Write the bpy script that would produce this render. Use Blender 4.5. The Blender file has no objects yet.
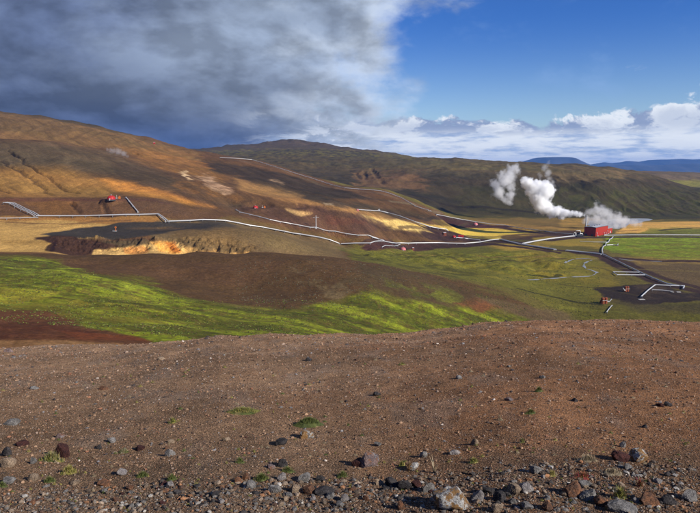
import bpy, bmesh, math, random
import numpy as np
from mathutils import Vector, Matrix
PI = math.pi; DEBUG = False
rng = np.random.default_rng(7); random.seed(7)
SC = bpy.context.scene; COL = SC.collection

# ------------------------------------------------------------------ camera geometry (survey of the photograph)
F = 600.0; CX, CY = 350.0, 256.5
PITCH = math.atan((CY - 165.0) / F)
H = 163.0                                   # camera height above the valley floor (z = 0)
cp, sp = math.cos(PITCH), math.sin(PITCH)
def t_of_row(r): return np.tan(PITCH + np.arctan((np.asarray(r, float) - CY) / F))
def u_of(c, r):
    v = (CY - np.asarray(r, float)) / F
    return (np.asarray(c, float) - CX) / F / (cp + v * sp)
def row_of_t(t): return CY + F * np.tan(np.arctan(t) - PITCH)
def col_of(u, r):
    v = (CY - r) / F
    return CX + F * u * (cp + v * sp)

# ------------------------------------------------------------------ numpy noise
def _hash(ix, iy, seed):
    h = (ix.astype(np.int64) * 374761393 + iy.astype(np.int64) * 668265263 + seed * 982451653) & 0x7fffffff
    h = ((h ^ (h >> 13)) * 1274126177) & 0x7fffffff
    h = (h ^ (h >> 16)) & 0xffff
    return h * (2 * PI / 65536.0)
def gnoise(x, y, seed=0):
    x0 = np.floor(x); y0 = np.floor(y); fx = x - x0; fy = y - y0
    def g(dx, dy):
        a = _hash(x0 + dx, y0 + dy, seed)
        return np.cos(a) * (fx - dx) + np.sin(a) * (fy - dy)
    sx = fx * fx * fx * (fx * (fx * 6 - 15) + 10); sy = fy * fy * fy * (fy * (fy * 6 - 15) + 10)
    a = g(0, 0) * (1 - sx) + g(1, 0) * sx; b = g(0, 1) * (1 - sx) + g(1, 1) * sx
    return (a * (1 - sy) + b * sy) * 1.5
def fbm(x, y, seed=0, octv=4, gain=.5):
    r = 0; a = 1.0; f = 1.0
    for i in range(octv):
        r = r + a * gnoise(x * f + 17.3 * i, y * f - 9.1 * i, seed + i * 11); a *= gain; f *= 2.03
    return r
def sstep(a, b, x):
    q = np.clip((x - a) / (b - a), 0, 1); return q * q * (3 - 2 * q)

# ------------------------------------------------------------------ height field
KEY = """
0 349 230;100 348 240;200 341 280;300 341 340;400 338 430;500 328 560;600 327 620;700 328 625
0 318 300;60 322 300;120 334 285;0 300 370;60 305 370
0 280 450;100 290 440;200 312 410;200 325 350;300 325 400;400 320 510;100 270 540;200 296 500;300 312 470;350 305 520;420 305 560;470 312 590
0 258 620;80 268 600;150 278 580;240 290 560;300 290 560;350 282 580
0 253 680;60 255 680;100 255 690;150 254 700;200 252 705;260 252 710;330 257 710;370 263 700;430 275 690;480 290 670;520 305 650;560 318 640
0 249 730;30 249 735;80 256 735;130 256 735;180 256 735;230 255 745;290 256 800;350 260 820;400 263 850;460 275 800
60 239 765;100 241 768;150 240 770;200 237 780;240 236 800;280 240 830
0 236 800;40 236 800;90 235 825;150 232 850;100 229 880;180 227 890;0 226 880;50 226 890
0 219 940;60 218 940;110 217 940;150 217 935;175 222 915;215 221 930;250 227 960;300 235 1030;340 244 1110;400 244 1225
0 201 1000;60 200 1000;110 198 1000;155 199 1000;175 206 985;210 215 965;240 216 1000
0 195 1050;60 195 1050;110 195 1040;160 194 1060
0 178 1160;60 178 1170;110 180 1160;160 184 1150;200 193 1120
0 158 1330;60 160 1320;110 164 1320;150 170 1330;200 180 1280;240 195 1180
0 139 1520;50 142 1520;100 150 1520;140 160 1500;180 171 1450;220 182 1380
0 139.5 1640;50 142.5 1640;100 150 1640;140 156 1620
0 128 1790;50 132 1790;100 141 1790;150 152 1760;190 162 1700;220 168 1650;250 178 1550
0 116 1960;50 120 1960;100 130 1960;150 142 1960;190 149.5 1950;215 155.5 1900;250 159.8 1850;262 162.6 1830;280 168 1790;300 174.3 1750;322 181 1700;345 187.3 1650;370 189.5 1620;400 198 1560;430 211 1510
240 208 1130;256 208 1130;300 207 1150;340 211 1180;240 213 1040;270 220 1030;320 231 1060;360 236 1130
280 197 1300;320 200 1320;360 212 1260;400 222 1290;440 232 1350
300 190 1500;350 200 1430;400 213 1420
0 119 2400;100 133 2400;190 153 2350;250 170 2350;300 176 2300;350 186 2150
250 160 2900;300 163 2800;350 172 2600;300 153 3600;350 158 3400;250 152 4000;200 155 3600;400 168 2600
100 160 5000;190 150 5000;230 147 5000;260 143.5 5000;290 142 5000;310 144 5000;330 147 5000;345 149 4800;380 151 4600;400 155 4200
440 159 3000;480 162 2800;520 164 2700;560 165 2600;580 166.5 2550;620 170 2520;640 173 2500;660 181 2410;680 188 2340;700 193 2290;760 206 2200
400 190 2050;450 201 1960;400 178 2250;450 180 2200;500 181 2180;550 182 2180;600 183 2150;640 190 2200
450 212 1860;500 216.5 1850;560 217.5 1870;600 217.5 1880;650 217.5 1884;700 217.5 1884;760 218 1880
700 190 2700;700 186 3000;660 180 3000;640 172 3500;680 173.5 3500;700 175.5 3500;600 170 3500;760 180 3500;650 176 2800
440 215 1600;440 224 1560;500 222 1715
450 243 1275;500 243 1275;450 260 960;500 260 985;500 280 780;440 255 1040
550 235 1399;600 235 1399;700 235 1399;550 250 1154;600 250 1154;700 250 1154;550 270 912;600 270 912;700 270 912
550 290 778;600 290 778;700 290 778;600 308 676;700 308 676;550 225 1633;650 225 1633
"""
pts = [tuple(map(float, p.split())) for line in KEY.strip().split("\n") for p in line.split(";")]
P = np.array(pts)
SU = 3.2
cu = u_of(P[:, 0], P[:, 1]) * SU; cl = np.log(P[:, 2]); ct = t_of_row(P[:, 1])
ext = []
for c in (-250, 0, 120, 240, 350, 480, 600, 700, 950):            # hidden ground: below the near crest, and the far plain
    s = .20 if c < 150 else .17 if c < 400 else .147
    for Y in (110, 140, 165):
        ext.append((u_of(c, 250) * SU, math.log(Y), 2.6 / Y + s + .00128 * Y * (.92 if Y > 150 else 1)))
    for Y in (7500, 12000, 20000, 40000): ext.append((u_of(c, 165) * SU, math.log(Y), 203.0 / Y + .002))
for Y, t in ((230, .30), (450, .20), (700, .14), (940, .08), (1100, .045), (1500, -.05), (2000, -.11), (3000, -.03), (5000, .01)):
    ext.append((u_of(-300, 165) * SU, math.log(Y), t))
for Y in (640, 780, 1000, 1300, 1800): ext.append((u_of(960, 200) * SU, math.log(Y), 163.0 / Y))
for Y in (2300, 3000, 4500): ext.append((u_of(960, 200) * SU, math.log(Y), t_of_row(183) if Y < 4000 else .03))
for c in (480, 560, 640, 700): ext.append((u_of(c, 175) * SU, math.log(4800), float(t_of_row(176))))
E = np.array(ext); cu = np.r_[cu, E[:, 0]]; cl = np.r_[cl, E[:, 1]]; ct = np.r_[ct, E[:, 2]]
CLS = 2.6
def tps_phi(r2): return np.where(r2 > 1e-12, .5 * r2 * np.log(np.maximum(r2, 1e-12)), 0)
X0 = np.stack([cu, cl * CLS], 1); n = len(X0)
K = tps_phi(((X0[:, None] - X0[None]) ** 2).sum(-1)) + np.eye(n) * 2e-4
Q = np.c_[np.ones(n), X0]; A = np.zeros((n + 3, n + 3)); A[:n, :n] = K; A[:n, n:] = Q; A[n:, :n] = Q.T
W = np.linalg.solve(A, np.r_[ct, 0, 0, 0])
# coarse table of t over (u, ln Y)
TU = np.linspace(-1.35, 1.35, 361); TL = np.linspace(math.log(90), math.log(42000), 520)
gu, gl = np.meshgrid(TU, TL); qq = np.stack([gu.ravel() * SU, gl.ravel() * CLS], 1); tt = np.zeros(len(qq))
for i in range(0, len(qq), 8000):
    q = qq[i:i + 8000]; tt[i:i + 8000] = tps_phi(((q[:, None] - X0[None]) ** 2).sum(-1)) @ W[:n] + W[n] + q @ W[n + 1:]
TT = tt.reshape(gu.shape)
def table(T, u, l):
    fx = np.clip((u - TU[0]) / (TU[1] - TU[0]), 0, len(TU) - 1.001); fy = np.clip((l - TL[0]) / (TL[1] - TL[0]), 0, len(TL) - 1.001)
    ix = fx.astype(int); iy = fy.astype(int); fx = fx - ix; fy = fy - iy
    return (T[iy, ix] * (1 - fx) + T[iy, ix + 1] * fx) * (1 - fy) + (T[iy + 1, ix] * (1 - fx) + T[iy + 1, ix + 1] * fx) * fy
CRC = np.array([-300, 0, 100, 150, 215, 300, 400, 450, 500, 545, 620, 700, 1000.])
CRR = np.array([356, 350, 347, 343, 337, 338, 334, 329, 324, 321, 322, 323.5, 330])
def near_z(x, y):
    u = x / np.maximum(y, .5); c = CX + F * u * .99
    s = t_of_row(np.interp(c, CRC, CRR)) - .1156
    z = H - (2.6 + s * y + .00128 * y * y)
    a = sstep(4, 40, y)
    z = z + fbm(x / 9, y / 9, 3, 4) * .30 * a + fbm(x / 2.1, y / 2.1, 5, 4) * (.035 + .05 * a)
    return z + fbm(x / .5, y / .5, 8, 3) * .012
CRACKS = []      # (world polyline, depth, width)
def seg_dist(x, y, poly):
    d = np.full(np.shape(x), 1e9); s_ = np.zeros(np.shape(x)); L = 0
    for (ax, ay), (bx, by) in zip(poly[:-1], poly[1:]):
        dx, dy = bx - ax, by - ay; l2 = dx * dx + dy * dy + 1e-9
        k = np.clip(((x - ax) * dx + (y - ay) * dy) / l2, 0, 1)
        dd = np.hypot(x - ax - k * dx, y - ay - k * dy); m = dd < d
        d = np.where(m, dd, d); s_ = np.where(m, L + k * math.sqrt(l2), s_); L += math.sqrt(l2)
    return d, s_ / max(L, 1e-6)
PADS = []        # (world x, y, radius, z) level pads
def far_z(x, y, detail=True):
    y = np.maximum(y, 1.0); u = x / y; l = np.log(y)
    t = table(TT, u, l); z = H - y * t
    fl = sstep(10, 30, z) if True else 0
    c = CX + F * u * .99
    # relief at every scale, growing with height above the floor
    rough = .10 + .90 * fl
    big = sstep(600, 1500, y)
    z = z + fbm(x / 160, y / 160, 21, 3) * (1.2 + 5 * big) * rough * (1 - .55 * sstep(100, 350, 450 - c) * sstep(1000, 1200, y) * (y < 1700))
    if detail:
        z = z + fbm(x / 28, y / 28, 31, 4, .45) * (.5 + .25 * big) * rough
        hk = sstep(820, 900, y) * (1 - sstep(1080, 1160, y)) * sstep(340, 380, c) * (1 - sstep(545, 600, c))
        z = z + hk * fbm(x / 75, y / 60, 33, 4, .5) * 6
        # green valley hummocks in the middle distance
        hm = sstep(180, 300, y) * (1 - sstep(620, 700, y))
        z = z + (fbm(x / 60, y / 45, 41, 4, .4) * 2.2 + np.maximum(fbm(x / 14, y / 12, 43, 3), -.1) * .4) * hm
        # ribs down the long ridge
        rb = sstep(1880, 1990, y) * (1 - sstep(2200, 2380, y)) * sstep(380, 470, c)
        w = x + 60 * fbm(x / 300, y / 300, 51, 2) + (y - 1900) * .25
        w2 = x + 90 * fbm(x / 170, y / 210, 54, 3) + (y - 1900) * .5
        z = z + rb * (.20 + .55 * sstep(500, 590, c)) * (-abs(gnoise(w / 62, y / 420, 52)) * 17 - abs(gnoise(w2 / 24, y / 160, 53)) * 7 + fbm(x / 45, y / 60, 55, 4) * 2.5 + 3)
        # dry rills down the left hill
        rl = sstep(1040, 1120, y) * (1 - sstep(1700, 1850, y)) * (1 - sstep(150, 260, c))
        w = x * .8 - y * .35 + 25 * fbm(x / 200, y / 200, 56, 2)
        z = z - rl * np.maximum(0, .25 - abs(gnoise(w / 34, (y + x) / 520, 57))) * 3
        rk = sstep(1700, 1760, y) * (1 - sstep(2000, 2100, y)) * (1 - sstep(150, 230, c))
        z = z - rk * abs(gnoise(x / 44, y / 300, 58)) * 5
        # bluff under the black pad
        bl = sstep(735, 748, y) * (1 - sstep(775, 790, y)) * sstep(40, 70, c) * (1 - sstep(240, 270, c))
        z = z + bl * (fbm(x / 22, y / 22, 61, 6, .6) * 5.5 - abs(gnoise((x + 8 * gnoise(x / 20, y / 20, 63)) / 15, y / 40, 62)) * 3.5)
        # craggy far skyline hills
        cr = sstep(4200, 4800, y) * (1 - sstep(5600, 6500, y)) * (1 - sstep(400, 430, c))
        z = z + cr * fbm(x / 420, y / 420, 71, 5, .55) * 26
        mk = sstep(1990, 2150, y) * (1 - sstep(3300, 3700, y))
        z = z + mk * fbm(x / 90, y / 130, 73, 4) * 5
    for poly, dep, wid in CRACKS:
        bx0, bx1 = min(p[0] for p in poly) - 30, max(p[0] for p in poly) + 30
        by0, by1 = min(p[1] for p in poly) - 30, max(p[1] for p in poly) + 30
        m = (x > bx0) & (x < bx1) & (y > by0) & (y < by1)
        if np.any(m):
            xm = x[m] + 5 * fbm(x[m] / 50, y[m] / 50, 81, 3); ym = y[m] + 6 * fbm(x[m] / 50, y[m] / 50, 82, 3)
            d, s_ = seg_dist(xm, ym, poly)
            z[m] = z[m] - dep * np.clip(1 - d / wid, 0, 1) ** .7 * (1 - .6 * s_)
    for px_, py_, r_, pz_ in PADS:
        d = np.hypot(x - px_, y - py_); k = 1 - sstep(r_, r_ * 1.5, d); z = z * (1 - k) + pz_ * k
    return z
def ground_z(x, y):
    x = np.asarray(x, float); y = np.asarray(y, float)
    x, y = np.broadcast_arrays(x, y); sh = x.shape; x = x.ravel().copy(); y = y.ravel().copy()
    z = np.zeros(x.shape); a = y < 150; b = y > 100
    if a.any(): z[a] = near_z(x[a], y[a])
    if b.any():
        zf = far_z(x[b], y[b]); k = sstep(102, 148, y[b]); z[b] = np.where(y[b] < 150, z[b] * (1 - k) + zf * k, zf)
    return z.reshape(sh)
def at(c, r, ymin=160, ymax=9000):
    """world point where the ray of photo pixel (c, r) meets the ground beyond ymin"""
    u = float(u_of(c, r)); t = float(t_of_row(r))
    Y = np.exp(np.linspace(math.log(ymin), math.log(ymax), 1500)); z = ground_z(u * Y, Y); g = z - (H - Y * t)
    i = int(np.argmax(g >= 0)) if (g >= 0).any() else int(np.argmax(g))
    if i > 0 and g[i] >= 0:
        k = -g[i - 1] / (g[i] - g[i - 1] + 1e-9); y = Y[i - 1] + k * (Y[i] - Y[i - 1])
    else: y = Y[i]
    return Vector((u * y, y, float(ground_z(u * y, y))))
def ray_point(c, r, Y): return Vector((float(u_of(c, r)) * Y, Y, H - Y * float(t_of_row(r))))

def wl(pix, ymin=160, ymax=9000): return [tuple(at(c, r, ymin, ymax)[:2]) for c, r in pix]
CR = [([(10, 152), (27, 165), (49, 179), (65, 190), (79, 197)], 6, 4.5, 1050), ([(0, 160), (20, 172), (38, 184), (52, 195)], 5, 6, 1050),
      ([(-10, 185), (10, 193), (24, 197)], 3, 4, 1050), ([(8, 150), (20, 158), (30, 164)], 2.5, 4, 1050),
      ([(70, 202), (75, 207), (79, 213)], 6, 6, 940), ([(102, 202), (106, 207), (108, 213)], 6, 6, 940), ([(134, 153), (148, 158), (156, 163), (164, 169)], 11, 11, 1650),
      ([(372, 169), (378, 178), (384, 184)], 8, 13, 2000), ([(357, 173), (360, 179)], 7, 10, 2000), ([(364, 171), (366, 180)], 7, 10, 2000)]
CRW = [(wl(p, y0), d, w) for p, d, w, y0 in CR]
CRACKS.extend(CRW)
def pad(c, r, rad, ymin=160, dz=.3):
    p = at(c, r, ymin); PADS.append((p.x, p.y, rad, p.z + dz)); return p

# ------------------------------------------------------------------ mesh and node helpers
def mesh_np(name, V, Fc, mat=None, smooth=True, cols=None, parent=None, link=True):
    V = np.asarray(V, np.float32); Fc = np.asarray(Fc, np.int32); k = Fc.shape[1]
    me = bpy.data.meshes.new(name); me.vertices.add(len(V)); me.vertices.foreach_set("co", V.ravel())
    me.loops.add(Fc.size); me.loops.foreach_set("vertex_index", Fc.ravel())
    me.polygons.add(len(Fc)); me.polygons.foreach_set("loop_start", np.arange(0, Fc.size, k, dtype=np.int32))
    me.polygons.foreach_set("loop_total", np.full(len(Fc), k, np.int32))
    me.polygons.foreach_set("use_smooth", np.full(len(Fc), smooth))
    me.update(calc_edges=True)
    if cols is not None:
        a = me.attributes.new("Col", 'FLOAT_COLOR', 'POINT'); c4 = np.ones((len(V), 4), np.float32); c4[:, :3] = cols; a.data.foreach_set("color", c4.ravel())
    if mat: me.materials.append(mat)
    if not link: return me
    o = bpy.data.objects.new(name, me); COL.objects.link(o); o.parent = parent; return o
def tag(o, label=None, cat=None, group=None, kind=None):
    if label: o["label"] = label
    if cat: o["category"] = cat
    if group: o["group"] = group
    if kind: o["kind"] = kind
    return o
def empty(name, loc, rz=0):
    o = bpy.data.objects.new(name, None); COL.objects.link(o); o.location = loc; o.rotation_euler = (0, 0, rz); o.empty_display_size = .1; return o
class NT:
    """small wrapper to write shader maths as expressions"""
    def __init__(s, nt): s.nt = nt; nt.nodes.clear()
    def n(s, typ, **kw):
        nd = s.nt.nodes.new(typ)
        for k, v in kw.items():
            if k.startswith("_"): setattr(nd, k[1:], v)
        return nd
    def put(s, sock, v):
        if isinstance(v, bpy.types.NodeSocket): s.nt.links.new(v, sock)
        elif v is not None:
            if hasattr(sock.default_value, "__len__") and hasattr(v, "__len__") and len(sock.default_value) == 4 and len(v) == 3: v = (*v, 1)
            sock.default_value = v
    def m(s, op, a, b=None, c=None, clamp=False):
        nd = s.nt.nodes.new("ShaderNodeMath"); nd.operation = op; nd.use_clamp = clamp
        s.put(nd.inputs[0], a)
        if b is not None: s.put(nd.inputs[1], b)
        if c is not None: s.put(nd.inputs[2], c)
        return nd.outputs[0]
    def vm(s, op, a, b=None, out=0):
        nd = s.nt.nodes.new("ShaderNodeVectorMath"); nd.operation = op; s.put(nd.inputs[0], a)
        if b is not None:
            if op == 'SCALE': s.put(nd.inputs[3], b)
            else: s.put(nd.inputs[1], b)
        return nd.outputs['Value'] if op in ('LENGTH', 'DISTANCE', 'DOT_PRODUCT') else nd.outputs[0]
    def mr(s, x, a, b, c=0., d=1., smooth=True):
        nd = s.nt.nodes.new("ShaderNodeMapRange"); nd.interpolation_type = 'SMOOTHSTEP' if smooth else 'LINEAR'
        for i, v in enumerate((x, a, b, c, d)): s.put(nd.inputs[i], v)
        return nd.outputs[0]
    def mix(s, f, a, b, mode='MIX'):
        nd = s.nt.nodes.new("ShaderNodeMix"); nd.data_type = 'RGBA'; nd.blend_type = mode
        s.put(nd.inputs[0], f); s.put(nd.inputs[6], a); s.put(nd.inputs[7], b); return nd.outputs[2]
    def noise(s, vec, scale, detail=4, rough=.55, dist=0., typ='FBM', out=0):
        nd = s.nt.nodes.new("ShaderNodeTexNoise"); s.put(nd.inputs['Vector'], vec)
        nd.inputs['Scale'].default_value = scale; nd.inputs['Detail'].default_value = detail; nd.inputs['Roughness'].default_value = rough; nd.inputs['Distortion'].default_value = dist
        return nd.outputs[out]
    def comb(s, x, y, z=0.):
        nd = s.nt.nodes.new("ShaderNodeCombineXYZ"); [s.put(nd.inputs[i], v) for i, v in enumerate((x, y, z))]; return nd.outputs[0]
    def sep(s, v):
        nd = s.nt.nodes.new("ShaderNodeSeparateXYZ"); s.put(nd.inputs[0], v); return nd.outputs
def new_mat(name):
    m = bpy.data.materials.new(name); m.use_nodes = True; return m, NT(m.node_tree)
def finish(N, col, rough=.85, bump=None, bstr=.5, bdist=1., metal=0., spec=.25):
    b = N.n("ShaderNodeBsdfPrincipled"); o = N.n("ShaderNodeOutputMaterial")
    N.put(b.inputs['Base Color'], col); N.put(b.inputs['Roughness'], rough); b.inputs['Metallic'].default_value = metal; b.inputs['Specular IOR Level'].default_value = spec
    if bump is not None:
        bp = N.n("ShaderNodeBump"); N.put(bp.inputs['Height'], bump); bp.inputs['Strength'].default_value = bstr; bp.inputs['Distance'].default_value = bdist
        N.nt.links.new(bp.outputs[0], b.inputs['Normal'])
    N.nt.links.new(b.outputs[0], o.inputs[0]); return b
def simple_mat(name, rgb, rough=.6, var=.15, scale=.6, metal=0., bump=.1):
    m, N = new_mat(name); g = N.n("ShaderNodeNewGeometry").outputs['Position']
    a = N.noise(g, scale, 5, .6); c = N.mix(1., rgb, N.mix(a, (1 - var,) * 3, (1 + var,) * 3), 'MULTIPLY')
    st = N.mr(N.noise(g, scale * 4, 3), .6, .75, 0, .5); c = N.mix(st, c, tuple(v * .6 for v in rgb))
    finish(N, c, rough, N.noise(g, scale * 5, 3), bump, .1, metal); return m

# ------------------------------------------------------------------ materials
def attr(N):
    a = N.n("ShaderNodeAttribute"); a.attribute_name = "Col"; return a.outputs['Color']
M = {}
m, N = new_mat("hill_earth"); pos = N.n("ShaderNodeNewGeometry").outputs['Position']
n1 = N.noise(pos, .016, 6, .6); n2 = N.noise(pos, .11, 6, .65); n3 = N.noise(pos, .6, 4, .6)
v = N.m('MULTIPLY', N.mr(n1, .3, .7, .88, 1.12), N.mr(n2, .3, .7, .88, 1.12)); v = N.m('MULTIPLY', v, N.mr(n3, .3, .7, .80, 1.22))
c = N.vm('SCALE', attr(N), v)
c = N.vm('SCALE', c, N.mr(N.noise(pos, .33, 8, .8), .32, .68, .66, 1.34)); spk = N.mr(N.noise(pos, .9, 2, .5), .68, .76, 0, .35); c = N.mix(spk, c, (.34, .30, .25))
hgt = N.m('ADD', N.m('MULTIPLY', n2, 1.8), N.m('MULTIPLY', N.noise(pos, .33, 8, .8), 1.3))
finish(N, c, .95, hgt, .45, 1.1, spec=.1); M['hill'] = m
m, N = new_mat("gravel_earth"); pos = N.n("ShaderNodeNewGeometry").outputs['Position']
n1 = N.noise(pos, .35, 5, .6); n2 = N.noise(pos, 3.2, 5, .65); n3 = N.noise(pos, 34., 4, .7); n4 = N.noise(pos, 110., 3, .6)
v = N.m('MULTIPLY', N.mr(n1, .3, .7, .85, 1.16), N.mr(n2, .3, .7, .78, 1.25)); v = N.m('MULTIPLY', v, N.mr(n3, .32, .68, .42, 1.62)); v = N.m('MULTIPLY', v, N.mr(n4, .32, .68, .5, 1.55))
c = N.vm('SCALE', attr(N), v)
c = N.mix(N.mr(N.noise(pos, 60., 2, .5), .66, .72, 0, .6), c, (.30, .22, .17)); c = N.mix(N.mr(N.noise(pos, 47., 2, .5), .68, .73, 0, .7), c, (.26, .11, .045))
c = N.mix(N.mr(N.noise(pos, 25., 3, .6), .63, .70, 0, .75), c, (.035, .028, .028))
vor = N.n("ShaderNodeTexVoronoi"); N.put(vor.inputs['Vector'], pos); vor.inputs['Scale'].default_value = 42
hgt = N.m('ADD', N.m('MULTIPLY', n3, 1.), N.m('ADD', N.m('MULTIPLY', n4, .5), N.m('MULTIPLY', vor.outputs[0], -.8)))
hgt = N.m('ADD', hgt, N.m('MULTIPLY', n2, 2.5))
finish(N, c, .95, hgt, 1., .045, spec=.1); M['gravel'] = m
m, N = new_mat("pebble_stone"); pos = N.n("ShaderNodeNewGeometry").outputs['Position']
c = N.vm('SCALE', attr(N), N.mr(N.noise(pos, 90., 3, .6), .3, .7, .65, 1.4)); finish(N, c, .9, N.noise(pos, 150., 3), .5, .01, spec=.2); M['pebble'] = m
def rock_mat(name, a, b, lich=None, amt=.5, scale=14.):
    m, N = new_mat(name); tc = N.n("ShaderNodeTexCoord").outputs['Object']; oi = N.n("ShaderNodeObjectInfo").outputs['Random']
    p = N.vm('ADD', N.n("ShaderNodeNewGeometry").outputs['Position'], N.comb(oi, oi, oi))
    n1 = N.noise(p, scale, 6, .65); n2 = N.noise(p, scale * 5, 4, .7)
    c = N.mix(N.mr(n1, .35, .65), a, b); c = N.vm('SCALE', c, N.mr(n2, .3, .7, .55, 1.5)); c = N.vm('SCALE', c, N.mr(oi, 0, 1, .8, 1.2, False))
    if lich:
        for k, l in enumerate(lich): c = N.mix(N.mr(N.noise(N.vm('ADD', p, (3.1 * k, 7. * k, 1.7)), scale * .8, 5, .7), .62 - amt * .2, .68 - amt * .2), c, l)
    c = N.mix(N.mr(N.noise(p, scale * 3, 3, .5), .66, .72, 0, .8), c, tuple(q * .3 for q in a))
    n5 = N.noise(p, scale * 14, 4, .7); finish(N, c, .9, N.m('ADD', N.m('MULTIPLY', n5, .5), N.m('ADD', n2, N.m('MULTIPLY', n1, 2.))), 1., .02, spec=.2); M[name] = m
rock_mat("grey_basalt", (.12, .112, .105), (.24, .225, .21)); rock_mat("dark_basalt", (.028, .026, .028), (.07, .062, .06))
rock_mat("pale_rock", (.30, .27, .25), (.19, .17, .165)); rock_mat("rust_rock", (.22, .10, .05), (.11, .065, .045))
rock_mat("red_scoria", (.085, .032, .026), (.04, .018, .018)); rock_mat("tan_rock", (.34, .25, .17), (.20, .145, .10))
rock_mat("lichen_rock", (.13, .115, .11), (.2, .17, .155), [(.50, .48, .44), (.27, .15, .06)], .75, 15.); rock_mat("pink_rock", (.25, .17, .15), (.13, .10, .1), [(.33, .32, .32), (.26, .12, .06)], .3)
m, N = new_mat("blade"); pos = N.n("ShaderNodeNewGeometry").outputs['Position']; c = N.vm('SCALE', attr(N), N.mr(N.noise(pos, 30., 3), .3, .7, .7, 1.3)); finish(N, c, .7, spec=.2); M['blade'] = m
M['white_clad'] = simple_mat("white_clad", (.56, .56, .55), .45, .30, .04, .2); M['grey_steel'] = simple_mat("grey_steel", (.32, .33, .34), .5, .2, .5, .4)
M['dark_steel'] = simple_mat("dark_steel", (.06, .06, .065), .6, .2, .5); M['red_paint'] = simple_mat("red_paint", (.42, .022, .018), .45, .12, .4); M['rust'] = simple_mat("rust", (.22, .06, .025), .8, .35, .8)
M['orange'] = simple_mat("orange_paint", (.5, .14, .03), .6, .2, .8); M['pink_paint'] = simple_mat("pink_paint", (.55, .17, .17), .5, .1, .5); M['roof_grey'] = simple_mat("roof_grey", (.4, .4, .41), .5, .12, .2)
M['window'] = simple_mat("window_dark", (.03, .035, .045), .15, .1, .3); M['concrete'] = simple_mat("concrete", (.42, .4, .37), .85, .15, .5)
m, N = new_mat("plant_wall"); tc = N.n("ShaderNodeTexCoord").outputs['Object']; x, y, z = N.sep(tc)
rib = N.m('ADD', N.m('SINE', N.m('MULTIPLY', x, 6.)), N.m('SINE', N.m('MULTIPLY', y, 6.)))
c = N.mix(N.mr(N.noise(N.comb(x, y, N.m('MULTIPLY', z, .2)), .35, 5, .6), .3, .7), (.30, .022, .013), (.42, .036, .02)); finish(N, c, .45, rib, .3, .1, spec=.3); M['plant_wall'] = m
m, N = new_mat("pond_water"); pos = N.n("ShaderNodeNewGeometry").outputs['Position']
finish(N, (.30, .31, .31), .5, N.noise(pos, .4, 3), .15, .2, spec=.6); M['water'] = m

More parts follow.
